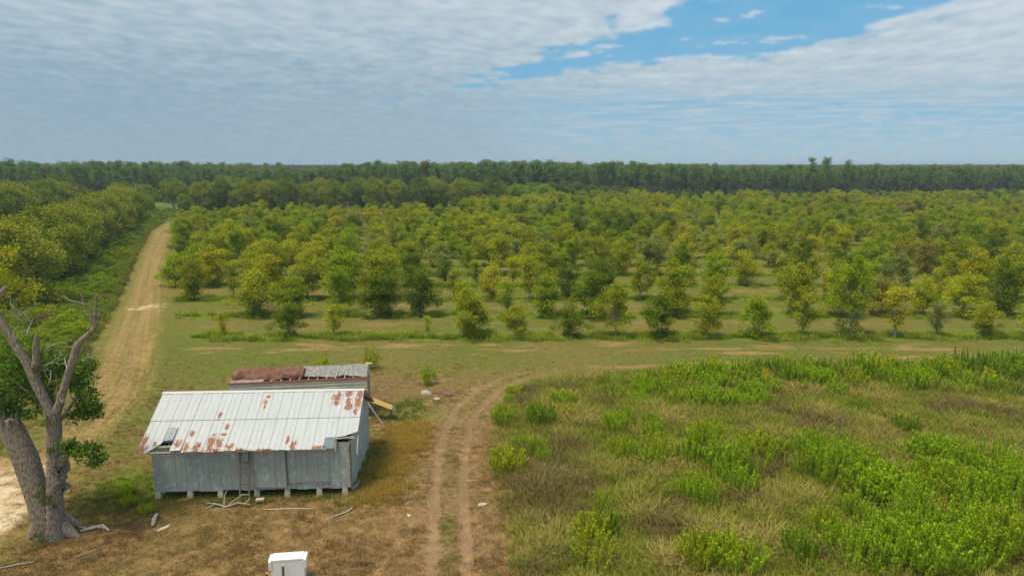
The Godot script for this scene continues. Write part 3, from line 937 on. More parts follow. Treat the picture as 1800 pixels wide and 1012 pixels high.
# ---------------------------------------------------------------- the collapsed trailer behind it
func make_trailer() -> void:
	var g := RandomNumberGenerator.new()
	g.seed = 8
	var t := thing("old_trailer", "collapsed old trailer with rusty rolled-up roofing, behind the tin shed", "trailer", TRAILER, TRAILER_TURN)
	var L := 9.45
	# siding of long horizontal ribs, each a strip of its own
	for i in 11:
		var y0 := 0.35 + i * 0.235
		var mb := MB.new()
		var prof := [[0.0, 0.0], [0.04, 0.03], [0.15, 0.03], [0.19, 0.0], [0.235, 0.0]]
		for k in 4:
			for q in 8:
				var xa := L * q / 8.0
				var xb := L * (q + 1) / 8.0
				var da := nB.get_noise_2d(xa * 2.0, y0 * 3.0) * 0.05
				var db := nB.get_noise_2d(xb * 2.0, y0 * 3.0) * 0.05
				mb.quad(Vector3(xa, y0 + prof[k][0], prof[k][1] + da), Vector3(xb, y0 + prof[k][0], prof[k][1] + db), Vector3(xb, y0 + prof[k + 1][0], prof[k + 1][1] + db), Vector3(xa, y0 + prof[k + 1][0], prof[k + 1][1] + da))
		mb.uv = PackedVector2Array()
		part("siding_strip", mb.mesh(M.siding), t)
	part("roof_trim", boxmesh(Vector3(L * 0.5, 2.975, 0.02), Vector3(L + 0.06, 0.09, 0.10), M.trim), t)
	part("corner_trim", boxmesh(Vector3(L + 0.02, 1.7, 0.0), Vector3(0.07, 2.55, 0.09), M.ply), t)
	part("back_wall", boxmesh(Vector3(L * 0.5, 1.72, -2.5), Vector3(L, 2.9, 0.06), M.siding), t)
	part("end_wall", boxmesh(Vector3(0.0, 1.6, -1.25), Vector3(0.06, 2.6, 2.4), M.wood), t)
	part("floor", boxmesh(Vector3(L * 0.5, 0.45, -1.25), Vector3(L - 0.1, 0.12, 2.4), M.oldwood), t)
	part("chassis", boxmesh(Vector3(L * 0.5, 0.18, -1.25), Vector3(L - 1.0, 0.4, 0.9), M.oldwood), t)
	# boards of the end facing the track
	for i in 8:
		part("end_board", boxmesh(Vector3(L + 0.06 + g.randf_range(-0.01, 0.015), 1.68 + g.randf_range(-0.05, 0.05), -0.17 - i * 0.305), Vector3(0.04, 2.85, 0.295), M.wood, Basis(Vector3.RIGHT, g.randf_range(-0.01, 0.01))), t)
	for i in 15:
		var x := 0.3 + i * 0.63
		part("rafter", beammesh(Vector3(x, 2.93, -0.02), Vector3(x + 0.1, 3.10, -2.45), 0.05, 0.09, M.rafter), t)
	# rusty roofing rolled up over the far end
	var roll := MB.new()
	var nx := 26
	var nz := 12
	var pt := func(i: int, k: int) -> Vector3:
		var fx := float(i) / nx
		var fz := float(k) / nz
		var x := 0.15 + fx * 4.8
		var a := fz * PI * 1.15
		var y := 3.08 + 0.50 * sin(a) * (1.0 - 0.45 * fx) + 0.26 * nB.get_noise_2d(x * 3.0, fz * 14.0)
		var z := -0.42 - 1.55 * (1.0 - cos(a)) * 0.5 - 0.5 * fz - 0.15 * fx + 0.16 * nB.get_noise_2d(x * 3.0 + 50.0, fz * 9.0)
		if k == 0: y -= 0.10
		return Vector3(x, y, z)
	for i in nx:
		for k in nz:
			roll.quad(pt.call(i, k), pt.call(i + 1, k), pt.call(i + 1, k + 1), pt.call(i, k + 1))
	roll.uv = PackedVector2Array()
	part("rusty_roofing", roll.mesh(M.rust), t).set_meta("label", "rust-brown roofing sheet rolled up over the trailer's end")
	var pan := MB.new()
	pan.quad(Vector3(0.1, 3.02, -0.05), Vector3(2.3, 3.02, -0.05), Vector3(2.3, 3.08, -0.8), Vector3(0.1, 3.08, -0.8))
	pan.uv = PackedVector2Array()
	part("roof_panel", pan.mesh(M.greyroof), t)
	# sagging grey sheet over the other half
	var sag := MB.new()
	var ps := func(i: int, k: int) -> Vector3:
		var fx := float(i) / nx
		var fz := float(k) / nz
		var x := 4.7 + fx * 4.75
		var front := -0.75 + 0.25 * sin(fx * 7.0) + (0.55 if fx > 0.62 else 0.0) * smoothstep(0.62, 0.75, fx)
		var y := 3.06 + 0.22 * fz - 0.16 * (1.0 - fz) * sin(clampf((fx - 0.25) / 0.5, 0.0, 1.0) * PI) + 0.06 * nB.get_noise_2d(x * 5.0, fz * 8.0)
		return Vector3(x + 0.3 * (1.0 - fz) * (1.0 - fx), y, lerpf(front, -2.55, fz))
	for i in nx:
		for k in nz:
			sag.quad(ps.call(i, k), ps.call(i + 1, k), ps.call(i + 1, k + 1), ps.call(i, k + 1))
	sag.uv = PackedVector2Array()
	part("sagging_roofing", sag.mesh(M.greyroof), t).set_meta("label", "sagging grey roofing sheet over the trailer's open end")
	part("roof_cap", boxmesh(Vector3(L + 0.02, 3.32, -2.45), Vector3(0.5, 0.07, 0.25), M.concrete), t)
	# leaning boards beside it
	var xf := Transform3D(Basis(Vector3.UP, TRAILER_TURN), TRAILER)
	var r := thing("fallen_board", "yellow-brown board panel slumped against the trailer's end", "board", xf * Vector3(L + 0.5, 0, 0.6), 0.1)
	for i in 2:
		part("plank", boxmesh(Vector3(0.5 + 0.03 * i, 1.18 - 0.03 * i, -0.3 + i * 0.42), Vector3(1.75, 0.04, 0.40), M.ply, Basis(Vector3.BACK, -0.42)), r)
	part("post", boxmesh(Vector3(-0.2, 0.72, -0.25), Vector3(0.09, 1.5, 0.09), M.oldwood), r)
	part("post", boxmesh(Vector3(1.2, 0.42, 0.1), Vector3(0.09, 0.86, 0.09), M.oldwood), r)
	part("end_flap", boxmesh(Vector3(1.36, 0.72, -0.1), Vector3(0.05, 0.42, 0.78), M.loose, Basis(Vector3.BACK, 0.5)), r)
	var pl := thing("grey_plank", "grey plank sloping from the shed ridge corner to the ground", "plank", xf * Vector3(L + 0.35, 0, 1.35), 0.0)
	part("board", beammesh(Vector3(-0.55, 1.9, -0.2), Vector3(0.9, 0.02, 0.4), 0.12, 0.04, M.wood), pl)

# ---------------------------------------------------------------- the half-dead old tree
func make_old_tree() -> void:
	var g := RandomNumberGenerator.new()
	g.seed = 21
	var rn := noise(31, 0.02, 3)
	var o := Vector3(-22.85, 0, -31.1)
	var t := thing("old_tree", "huge half-dead old tree with two trunks and broken bare limbs", "tree", o)
	var P := func(x: float, y: float, z := 0.0) -> Vector3: return Vector3(x + 22.55, y, z)
	# leaning trunk, broken off at the top
	var a := MB.new()
	a.tube([Vector3(0.0, -0.4, 0.1), Vector3(-0.05, 0.1, 0.1), Vector3(-0.18, 0.8, 0.05), Vector3(-0.28, 1.45, 0.0), Vector3(-0.55, 2.55, -0.05), Vector3(-0.85, 3.9, -0.1), Vector3(-1.2, 5.0, -0.1), Vector3(-1.32, 5.5, -0.1), Vector3(-1.38, 5.85, -0.1)], [0.88, 0.64, 0.51, 0.48, 0.50, 0.52, 0.51, 0.46, 0.34], 40, 0.30, rn)
	for k in 7:
		var an := TAU * k / 7.0
		var b: Vector3 = Vector3(-1.38, 5.65, -0.1) + Vector3(cos(an), 0, sin(an)) * 0.36
		a.tube([b, b + Vector3(cos(an) * 0.02, 0.2 + 0.5 * g.randf(), 0.0)], [0.15, 0.02], 5)
	for q in [[-1.0, 0.3], [1.6, 0.2], [0.9, -1.0]]:
		a.tube([Vector3(q[0] * 0.28, 0.75, q[1] * 0.28), Vector3(q[0] * 0.6, 0.25, q[1] * 0.6), Vector3(q[0] * 0.95, -0.12, q[1] * 0.95)], [0.42, 0.34, 0.12], 9, 0.25, rn)
	part("trunk", a.mesh(M.bark), t)
	# upright trunk
	var b2 := MB.new()
	b2.tube([Vector3(0.52, -0.4, 0.25), Vector3(0.50, 0.3, 0.22), Vector3(0.48, 1.0, 0.15), Vector3(0.50, 1.8, 0.1), Vector3(0.56, 3.0, 0.05), Vector3(0.66, 4.0, 0.0), Vector3(0.74, 5.0, 0.0), Vector3(0.84, 6.0, 0.0), Vector3(0.87, 6.4, 0.0)], [0.78, 0.50, 0.37, 0.34, 0.345, 0.33, 0.32, 0.32, 0.29], 32, 0.30, rn)
	part("trunk", b2.mesh(M.bark), t)
	var burl := MB.new()
	for k in 22:
		var c := Vector3(0.90 + g.randf_range(-0.12, 0.14), g.randf_range(2.3, 4.0), g.randf_range(-0.25, 0.35))
		var r := g.randf_range(0.13, 0.27)
		burl.tube([c - Vector3(0, r, 0), c - Vector3(0, r * 0.6, 0), c, c + Vector3(0, r * 0.6, 0), c + Vector3(0, r, 0)], [r * 0.2, r * 0.85, r, r * 0.85, r * 0.25], 12, 0.7, rn)
	burl.tube([P.call(-21.4, 4.0), P.call(-21.15, 4.3, 0.1), P.call(-20.98, 4.5, 0.1)], [0.2, 0.15, 0.07], 8, 0.3, rn)
	part("burl", burl.mesh(M.bark), t)
	var holes := MB.new()
	for q in [[-21.42, 3.55, 0.50], [-21.36, 2.62, 0.46]]:
		var c: Vector3 = P.call(q[0], q[1], q[2])
		holes.tube([c - Vector3(0, 0.11, 0), c, c + Vector3(0, 0.11, 0)], [0.02, 0.06, 0.015], 8, 0.6, rn)
	part("knot_hole", holes.mesh(mat("dark hollow wood", lin(0.02, 0.016, 0.013), 0.95)), t)
	# bare limbs
	var lb := MB.new()
	lb.tube([P.call(-21.7, 6.0), P.call(-21.95, 6.9, 0.05), P.call(-22.25, 7.8, 0.1), P.call(-22.6, 8.9, 0.1), P.call(-23.05, 9.9, 0.15), P.call(-23.5, 11.0, 0.2), P.call(-23.75, 11.6, 0.2), P.call(-23.3, 12.15, 0.2), P.call(-23.0, 12.45, 0.2)], [0.28, 0.24, 0.22, 0.21, 0.19, 0.175, 0.15, 0.14, 0.11], 12, 0.3, rn)
	part("limb", lb.mesh(M.bark), t)
	var l2 := MB.new()
	l2.tube([P.call(-22.3, 8.0, 0.1), P.call(-22.05, 8.8, 0.2), P.call(-21.95, 9.6, 0.25), P.call(-21.82, 10.2, 0.25)], [0.18, 0.165, 0.15, 0.12], 10, 0.35, rn)
	part("limb", l2.mesh(M.bark), t)
	var l3 := MB.new()
	l3.tube([P.call(-21.65, 6.1), P.call(-21.3, 6.9), P.call(-21.0, 7.6), P.call(-20.65, 8.5), P.call(-20.35, 9.05), P.call(-20.15, 9.7), P.call(-19.75, 10.05), P.call(-19.3, 10.45), P.call(-19.05, 10.85)], [0.24, 0.185, 0.165, 0.155, 0.17, 0.135, 0.11, 0.09, 0.05], 12, 0.3, rn)
	l3.tube([P.call(-19.25, 10.55), P.call(-19.4, 11.2), P.call(-19.62, 11.6), P.call(-19.7, 12.15)], [0.09, 0.075, 0.06, 0.04], 7, 0.2, rn)
	l3.tube([P.call(-19.2, 10.6), P.call(-19.12, 11.3), P.call(-18.98, 12.1)], [0.08, 0.07, 0.05], 7, 0.2, rn)
	part("limb", l3.mesh(M.bark), t)
	# pale dead twigs
	var tw := [[[-22.9, 9.6], [-22.85, 10.4], [-22.6, 11.1], [-21.85, 11.65]], [[-22.6, 11.1], [-22.75, 11.7], [-23.1, 12.0]], [[-22.7, 10.9], [-23.1, 11.4], [-23.3, 11.5]], [[-21.9, 9.2], [-21.5, 9.6], [-21.0, 9.8], [-20.7, 9.65]], [[-22.0, 8.5], [-21.6, 8.4], [-21.3, 8.15], [-21.5, 7.8]], [[-21.9, 8.7], [-21.3, 8.9], [-20.9, 9.2], [-20.75, 9.4]], [[-20.5, 9.0], [-20.0, 8.95], [-19.7, 9.0], [-19.55, 9.3]], [[-19.62, 11.6], [-20.1, 11.9], [-20.6, 12.0]], [[-20.6, 8.6], [-21.0, 9.0], [-21.35, 8.8]], [[-22.3, 10.2], [-22.2, 10.8], [-22.5, 11.3]], [[-22.0, 4.6], [-22.35, 5.0], [-22.4, 5.5], [-22.2, 5.8]], [[-21.4, 7.3], [-21.0, 7.0], [-20.7, 7.2]]]
	for q in tw:
		var tb := MB.new()
		var pts := []
		var rad := []
		for k in q.size():
			pts.append(P.call(q[k][0], q[k][1], g.randf_range(-0.3, 0.5)))
			rad.append(lerpf(0.026, 0.006, float(k) / (q.size() - 1)))
		tb.tube(pts, rad, 6)
		for k in 6:
			var i := g.randi_range(1, pts.size() - 1)
			var s: Vector3 = (pts[i] as Vector3).lerp(pts[i - 1], g.randf())
			var e := s + (rdir(g) + Vector3.UP * 0.4) * 0.42
			tb.tube([s, s.lerp(e, 0.5) + rdir(g) * 0.06, e], [0.009, 0.007, 0.004], 4)
		part("dead_twig", tb.mesh(M.deadwood), t)
	# living foliage behind the trunks, on drooping boughs
	var spots := [[-24.4, 7.9, -1.2, 1.2], [-23.6, 8.2, -1.6, 1.1], [-24.9, 6.8, -1.3, 1.2], [-23.9, 7.0, -1.8, 1.1], [-23.0, 7.6, -1.7, 1.0], [-22.6, 8.6, -1.8, 0.9], [-22.2, 7.4, -1.6, 0.9], [-21.6, 8.2, -1.7, 0.8], [-21.2, 7.5, -1.4, 0.8], [-20.9, 6.9, -1.2, 0.8], [-20.7, 6.3, -0.9, 0.6], [-20.2, 6.0, -0.8, 0.55], [-21.1, 5.9, -0.9, 0.45], [-23.3, 6.3, -1.2, 0.9], [-24.4, 6.1, -1.0, 0.8], [-22.9, 6.6, -1.4, 0.7], [-20.7, 8.3, -1.5, 0.55], [-25.5, 7.5, -1.0, 1.3], [-25.4, 6.2, -0.8, 1.1], [-24.2, 9.0, -1.5, 0.9], [-20.6, 4.65, 0.5, 0.36], [-20.1, 4.6, 0.6, 0.36], [-19.65, 4.75, 0.6, 0.3], [-19.45, 4.2, 0.6, 0.3], [-20.9, 4.85, 0.4, 0.25]]
	for q in spots:
		var fo := MB.new()
		var c: Vector3 = P.call(q[0], q[1], q[2])
		var r: float = q[3]
		for k in int(5 + r * 14):
			var d := rdir(g) * r * pow(g.randf(), 0.4)
			clump(fo, g, c + Vector3(d.x, d.y * 0.7, d.z), 0.27, 22, 0.23, 0.10, 0.9)
		part("foliage", fo.mesh(M.deepleaf), t)
	var bo := MB.new()
	for q in [[[-21.9, 5.0, -0.2], [-22.6, 6.2, -1.1], [-24.2, 7.4, -1.2]], [[-21.75, 5.6, -0.2], [-21.3, 6.6, -1.0], [-20.9, 7.2, -1.2]], [[-21.8, 5.4, -0.2], [-22.3, 7.0, -1.4], [-22.5, 8.4, -1.7]], [[-21.5, 4.1, 0.1], [-20.9, 4.5, 0.4], [-19.7, 4.5, 0.6]], [[-24.0, 5.0, -0.3], [-24.6, 6.0, -0.9], [-25.3, 7.0, -1.0]]]:
		bo.tube([P.call(q[0][0], q[0][1], q[0][2]), P.call(q[1][0], q[1][1], q[1][2]), P.call(q[2][0], q[2][1], q[2][2])], [0.11, 0.07, 0.03], 7)
	part("bough", bo.mesh(M.bark), t)
	for q in [[-22.15, 2.35, 0.75, 0.3, 14], [-21.95, 2.0, 0.6, 0.25, 8], [-21.62, 6.0, 0.4, 0.26, 9], [-21.72, 4.55, 0.42, 0.16, 6], [-22.0, 8.6, 0.35, 0.16, 6], [-22.45, 0.35, 1.15, 0.32, 12]]:
		var fe := MB.new()
		for k in int(q[4]):
			var d := rdir(g) * float(q[3])
			clump(fe, g, P.call(q[0], q[1], q[2]) + d, 0.12, 18, 0.12, 0.04, 0.4)
		part("fern", fe.mesh(M.moss), t)

func stick(called: String, label: String, at: Vector3, pts: Array, rad: Array, m: Material, category := "branch") -> Node3D:
	var g := RandomNumberGenerator.new()
	g.seed = hash(label)
	at.y = ground_y(at.x, at.z)
	var o := thing(called, label, category, at)
	var mb := MB.new()
	mb.tube(pts, rad, 7, 0.2, nF)
	part("wood", mb.mesh(m), o)
	return o

func rock(called: String, label: String, at: Vector3, size: Vector3, m: Material, category := "stone") -> void:
	at.y = ground_y(at.x, at.z)
	var mb := MB.new()
	var r := 1.0
	var pts := []
	var rad := []
	for k in 6:
		var f := k / 5.0
		pts.append(Vector3(0.06 * sin(k * 2.0), -0.35 + f, 0.05 * cos(k * 3.0)))
		rad.append(0.12 + 0.5 * sin(PI * (0.1 + 0.85 * f)))
	mb.tube(pts, rad, 10, 0.5, noise(hash(label) % 1000, 0.03, 2))
	mb.n = PackedVector3Array()
	var o := part(called, mb.mesh(m), self)
	o.name = numbered(called)
	o.position = at
	o.scale = size * r
	o.rotation.y = size.x * 7.0
	tag(o, label, category)

func make_yard_things() -> void:
	# white enamel cabinet at the foot of the picture
	var c := thing("white_cabinet", "white metal cabinet with end caps standing in the dry grass", "cabinet", Vector3(-9.85, 0, -27.45), deg_to_rad(7.5))
	part("body", boxmesh(Vector3(0, 0.52, 0.0), Vector3(1.40, 1.08, 0.50), M.white), c)
	var top := MB.new()
	var pr := [[0.262, 1.02], [0.262, 1.085], [0.20, 1.12], [-0.22, 1.14], [-0.265, 1.10], [-0.265, 1.02]]
	for k in pr.size() - 1:
		top.quad(Vector3(-0.66, pr[k][1], pr[k][0]), Vector3(0.66, pr[k][1], pr[k][0]), Vector3(0.66, pr[k + 1][1], pr[k + 1][0]), Vector3(-0.66, pr[k + 1][1], pr[k + 1][0]))
	top.uv = PackedVector2Array()
	part("top_cover", top.mesh(M.white), c)
	for sx in [-1.0, 1.0]:
		var cap := MB.new()
		var q := [[0.27, 0.62], [0.285, 1.03], [0.22, 1.105], [-0.22, 1.115], [-0.28, 1.05], [-0.27, 0.62]]
		for k in q.size() - 1:
			cap.quad(Vector3(sx * 0.668, q[k][1], q[k][0]), Vector3(sx * 0.80, q[k][1] - 0.02, q[k][0]), Vector3(sx * 0.80, q[k + 1][1] - 0.02, q[k + 1][0]), Vector3(sx * 0.668, q[k + 1][1], q[k + 1][0]))
		for k in range(1, q.size() - 1):
			cap.tri(Vector3(sx * 0.80, q[0][1] - 0.02, q[0][0]), Vector3(sx * 0.80, q[k][1] - 0.02, q[k][0]), Vector3(sx * 0.80, q[k + 1][1] - 0.02, q[k + 1][0]))
		cap.uv = PackedVector2Array()
		part("end_cap", cap.mesh(M.white), c)
		var sc := CylinderMesh.new()
		sc.top_radius = 0.016
		sc.bottom_radius = 0.016
		sc.height = 0.012
		sc.radial_segments = 12
		sc.material = M.screw
		part("screw", sc, c).position = Vector3(sx * 0.60, 1.137, -0.13)
	var po := thing("wooden_stake", "short brown stake with pale top in front of the white cabinet", "stake", Vector3(-9.95, 0, -26.95))
	part("shaft", beammesh(Vector3(0, -0.1, 0), Vector3(0.02, 0.93, 0), 0.085, 0.085, M.oldwood), po)
	part("tip", boxmesh(Vector3(0.02, 0.95, 0), Vector3(0.10, 0.05, 0.10), M.rafter), po)
	var po2 := thing("wooden_stake", "small reddish stake beside the white cabinet's far end", "stake", Vector3(-10.75, 0, -27.2))
	part("shaft", beammesh(Vector3(0, -0.1, 0), Vector3(0.0, 0.42, 0.02), 0.06, 0.06, M.oldwood), po2)
	part("tip", boxmesh(Vector3(0, 0.43, 0.02), Vector3(0.07, 0.03, 0.07), M.palebark), po2)
	# sticks and stones
	var db := stick("dead_branch", "bleached forked branch lying before the shed's concrete piers", Vector3(-15.6, 0, -34.1), [Vector3(-0.9, 0.12, 0.0), Vector3(-0.3, 0.16, 0.15), Vector3(0.3, 0.05, 0.3), Vector3(0.9, 0.2, 0.1), Vector3(1.6, 0.12, 0.2)], [0.02, 0.035, 0.05, 0.04, 0.02], M.deadwood)
	for q in [[[0.3, 0.05, 0.3], [0.8, 0.4, 0.0], [1.15, 0.55, -0.2]], [[0.2, 0.08, 0.28], [0.1, 0.5, -0.1], [0.2, 0.75, -0.3]], [[-0.3, 0.16, 0.15], [-0.7, 0.05, 0.5]], [[1.2, 0.15, 0.15], [1.5, 0.35, -0.05]], [[0.3, 0.03, 0.3], [-0.4, 0.02, 0.6]]]:
		var mb := MB.new()
		var pts := []
		var rad := []
		for k in q.size():
			pts.append(Vector3(q[k][0], q[k][1], q[k][2]))
			rad.append(0.032 - 0.009 * k)
		mb.tube(pts, rad, 6)
		part("fork", mb.mesh(M.deadwood), db)
	stick("stick", "bent pale stick lying on the dry grass right of the shed front", Vector3(-8.9, 0, -33.0), [Vector3(-0.7, 0.03, 0.5), Vector3(-0.1, 0.06, 0.0), Vector3(0.25, 0.05, -0.35), Vector3(0.4, 0.1, -0.6)], [0.025, 0.04, 0.045, 0.05], M.deadwood)
	var sp := stick("split_branch", "white splintered branch on the grass beside the old tree", Vector3(-20.9, 0, -31.7), [Vector3(-0.7, 0.04, 0.3), Vector3(-0.2, 0.1, 0.1), Vector3(0.2, 0.12, -0.1), Vector3(0.7, 0.06, 0.25)], [0.05, 0.085, 0.075, 0.045], M.palestone)
	for q in [[-0.5, 0.1], [-0.2, 0.0], [0.1, 0.05], [0.35, 0.1]]:
		var mb := MB.new()
		mb.tube([Vector3(q[0], 0.08, q[1]), Vector3(q[0] * 1.5 + 0.35 * sin(q[0] * 17.0), 0.12 + 0.12 * cos(q[0] * 9.0), q[1] - 0.28 * cos(q[0] * 23.0))], [0.055, 0.015], 5)
		part("splinter", mb.mesh(M.palestone), sp)
	stick("log", "short brown rotten log lying left of the shed corner", Vector3(-18.35, 0, -32.3), [Vector3(-0.15, 0.1, -0.55), Vector3(0.0, 0.1, 0.0), Vector3(0.2, 0.09, 0.5)], [0.10, 0.13, 0.10], M.wood, "log")
	stick("stick", "thin pale stick lying in front of the old tree", Vector3(-19.9, 0, -29.4), [Vector3(-0.5, 0.03, 0.4), Vector3(0.0, 0.05, 0.0), Vector3(0.4, 0.04, -0.6)], [0.018, 0.026, 0.018], M.deadwood)
	stick("stick", "grey stick at the lower end of the sandy ground", Vector3(-22.6, 0, -28.4), [Vector3(-0.6, 0.04, 0.25), Vector3(0.0, 0.06, 0.0), Vector3(0.6, 0.04, -0.25)], [0.03, 0.05, 0.03], M.wood)
	stick("stick", "straight pale pole lying along the shed front", Vector3(-11.9, 0, -33.6), [Vector3(-1.3, 0.03, 0.05), Vector3(0.0, 0.04, 0.0), Vector3(1.3, 0.03, -0.05)], [0.025, 0.03, 0.025], M.palebark, "pole")
	rock("pale_stone", "white stone lying in the grass beside the wheel track", Vector3(-1.6, 0, -34.1), Vector3(0.5, 0.16, 0.22), M.palestone)
	rock("pale_stone", "small pale stone on the dry grass left of the wheel track", Vector3(-5.4, 0, -33.0), Vector3(0.3, 0.12, 0.18), M.palestone)
	rock("pale_stone", "pale flat slab lying on the shed's shady side", Vector3(-7.4, 0, -43.2), Vector3(0.7, 0.12, 0.25), M.palestone)
	rock("grey_boulder", "grey boulder in green weeds beyond the slumped board", Vector3(-6.9, 0, -52.3), Vector3(0.75, 0.42, 0.5), M.stone, "boulder")
	rock("scrap_heap", "rust-brown heap of scrap sheet on the bare earth", Vector3(-5.3, 0, -52.2), Vector3(1.7, 0.3, 0.9), M.rust, "scrap heap")
	rock("pale_stone", "pale stone at the edge of the weeds by the scrap heap", Vector3(-5.9, 0, -51.0), Vector3(0.45, 0.16, 0.3), M.palestone)
	rock("pale_stone", "pale rubble patch stone in front of the log", Vector3(-17.6, 0, -31.7), Vector3(0.6, 0.1, 0.2), M.palestone)

# ---------------------------------------------------------------- orchard
func make_orchard() -> void:
	var protos := []
	var specs := [
		[101, 0.35, 4.7, 2.0, 0.85, 0.50, 44, 0.62, 150, 0.20, 0.09, 0.38, 0.75, "bushy"],
		[102, 1.0, 5.2, 1.9, 0.75, 0.52, 40, 0.62, 150, 0.20, 0.09, 0.40, 0.95, "rounded"],
		[103, 0.8, 5.6, 1.7, 1.10, 0.58, 38, 0.60, 145, 0.20, 0.09, 0.40, 0.9, "upright"],
		[104, 1.1, 4.6, 1.7, 0.9, 0.6, 28, 0.50, 95, 0.20, 0.085, 0.45, 1.0, "sparse"],
		[105, 0.6, 5.8, 2.2, 0.85, 0.48, 56, 0.66, 150, 0.21, 0.09, 0.36, 0.9, "broad"],
		[106, 1.2, 5.0, 1.4, 1.2, 0.65, 24, 0.50, 100, 0.20, 0.085, 0.45, 1.1, "slender"],
		[107, 0.5, 5.4, 2.1, 0.7, 0.52, 48, 0.64, 150, 0.21, 0.09, 0.38, 0.6, "lopsided"]]
	for q in specs:
		var r := crown(q[0], q[1], q[2], q[3], q[4], q[5], q[6], q[7], q[8], q[9], q[10], q[11], 0.75)
		var tr := limbs(q[0], r[1], q[12], 0.085, 9, 5)
		var mbc: MB = r[0]
		var both := ArrayMesh.new()
		tr.add(both, M.youngbark)
		mbc.add(both, M.leaf)
		protos.append({"crown": mbc.mesh(M.leaf), "trunk": tr.mesh(M.youngbark), "both": both, "look": q[13], "h": q[2] + 0.4})
	var g := RandomNumberGenerator.new()
	g.seed = 400
	# the first row as it stands: x, height, shape, tint, remark
	var front := [[-30.7, 2.9, 3, 4, ""], [-23.6, 3.9, 0, 0, ""], [-18.9, 3.9, 3, 3, ""], [-8.95, 2.7, 5, 3, "white-sleeved"], [-4.25, 5.7, 4, 2, ""], [0.45, 3.8, 1, 2, ""], [6.1, 3.6, 0, 0, ""], [11.0, 6.1, 2, 2, ""], [15.5, 5.1, 0, 0, ""], [20.7, 4.8, 1, 2, ""], [26.0, 4.9, 0, 1, ""], [30.8, 5.0, 3, 2, ""], [35.8, 9.2, 4, 1, "tall"], [40.6, 6.0, 5, 4, ""], [45.0, 4.2, 3, 6, ""], [50.2, 4.0, 1, 2, ""], [55.6, 4.6, 0, 1, ""]]
	var count := 0
	var rest := []
	for k in protos.size(): rest.append([])
	var group := "young trees in the orchard rows"
	for row in 27:
		var d := ROW0 + ROWD * row
		var inrow := 0
		var xs := []
		if row == 0:
			for f in front: xs.append(f)
		else:
			var x0 := -160.0 + 0.35 * row + (0.0 if row % 2 == 0 else 2.4)
			for i in 110:
				var x := x0 + i * 5.05 + g.randf_range(-0.3, 0.3)
				var miss := g.randf() < 0.07
				var pick := g.randf()
				var pt := nA.get_noise_2d(x * 0.5 + 300.0, d * 0.5) + g.randf_range(-0.45, 0.45) * (1.0 if d < 150.0 else 0.6)
				var tint := 2
				if pt < -0.40: tint = 0
				elif pt < -0.06: tint = 1
				elif pt < 0.20: tint = 2
				elif pt < 0.46: tint = 3
				elif pt < 0.62: tint = 4
				else: tint = 5
				if x > 0.35 * d and g.randf() < 0.08: tint = 5
				elif tint == 5 and g.randf() < 0.6: tint = 2
				if g.randf() < 0.05: tint = 6
				var shape := int(pick * 6.99)
				if d > 120.0 and shape == 5: shape = 4
				var h: float = [6.0, 6.5, 6.8, 5.4, 7.0, 5.6, 6.5][shape] * g.randf_range(0.76, 1.08)
				if miss or not orchard_in(x, d + 2.0) or not in_view(x, d, 2.0): continue
				xs.append([x, h, shape, tint, ""])
		for f in xs:
			inrow += 1
			var x: float = f[0]
			var pr: Dictionary = protos[f[2]]
			var s: float = f[1] / pr.h
			var sx := s * g.randf_range(1.05, 1.35) * (1.12 if x < 15.0 and row > 0 else 1.0)
			var p := Vector3(x, ground_y(x, -d), -d + (0.0 if row == 0 else g.randf_range(-0.5, 0.5)))
			var turn := g.randf() * TAU
			if f[1] > 8.0: sx = s * 0.80
			if f[1] < 3.0: sx = s * 0.85
			if count < 300:
				count += 1
				var look: String = TINT[f[3]][0] + " " + pr.look
				var lab: String = (f[4] + " " if f[4] else "") + look + " young tree, "
				if row == 0:
					lab += ordinal(inrow) + " from the road in the orchard's front row" + ""
				else:
					lab += ordinal(inrow) + " from the road in the orchard's " + ordinal(row + 1) + " row back"
				var o := thing("orchard_tree", lab, "tree", p, turn, group)
				o.scale = Vector3(sx, s, sx)
				if f[1] > 8.0:
					o.scale = Vector3.ONE
					var tc := crown(150, 2.9, 8.6, 2.5, 0.8, 0.5, 70, 0.72, 150, 0.21, 0.09, 0.36, 0.7)
					var tcm: MB = tc[0]
					part("trunk", limbs(150, tc[1], 2.6, 0.16, 12, 6).mesh(M.youngbark), o)
					part("crown", tcm.mesh(M.leaf), o, M.tint[1])
				else:
					part("trunk", pr.trunk, o)
					part("crown", pr.crown, o, M.tint[f[3]])
				if row == 0 and f[4] == "white-sleeved":
					var cy := CylinderMesh.new()
					cy.top_radius = 0.16
					cy.bottom_radius = 0.18
					cy.height = 1.5
					cy.material = M.white
					part("sleeve", cy, o).position.y = 0.72
				if f[1] > 8.0:
					var sk := crown(140, 0.1, 2.0, 2.0, 0.8, 0.6, 26, 0.42, 80, 0.20, 0.09)
					var skm: MB = sk[0]
					part("bushy_skirt", skm.mesh(M.leaf), o, M.tint[6])
			else:
				var c: Color = TINT[f[3]][1]
				rest[f[2]].append([stand(p, turn, Vector3(sx, s, sx)), c])
	var bm := []
	for pr in protos: bm.append(pr.both)
	scatter("far_orchard_trees", "mass of young orchard trees filling the back rows", "trees", bm, rest, "trees")
	# shoots of rank grass and saplings along the rows come with the grass

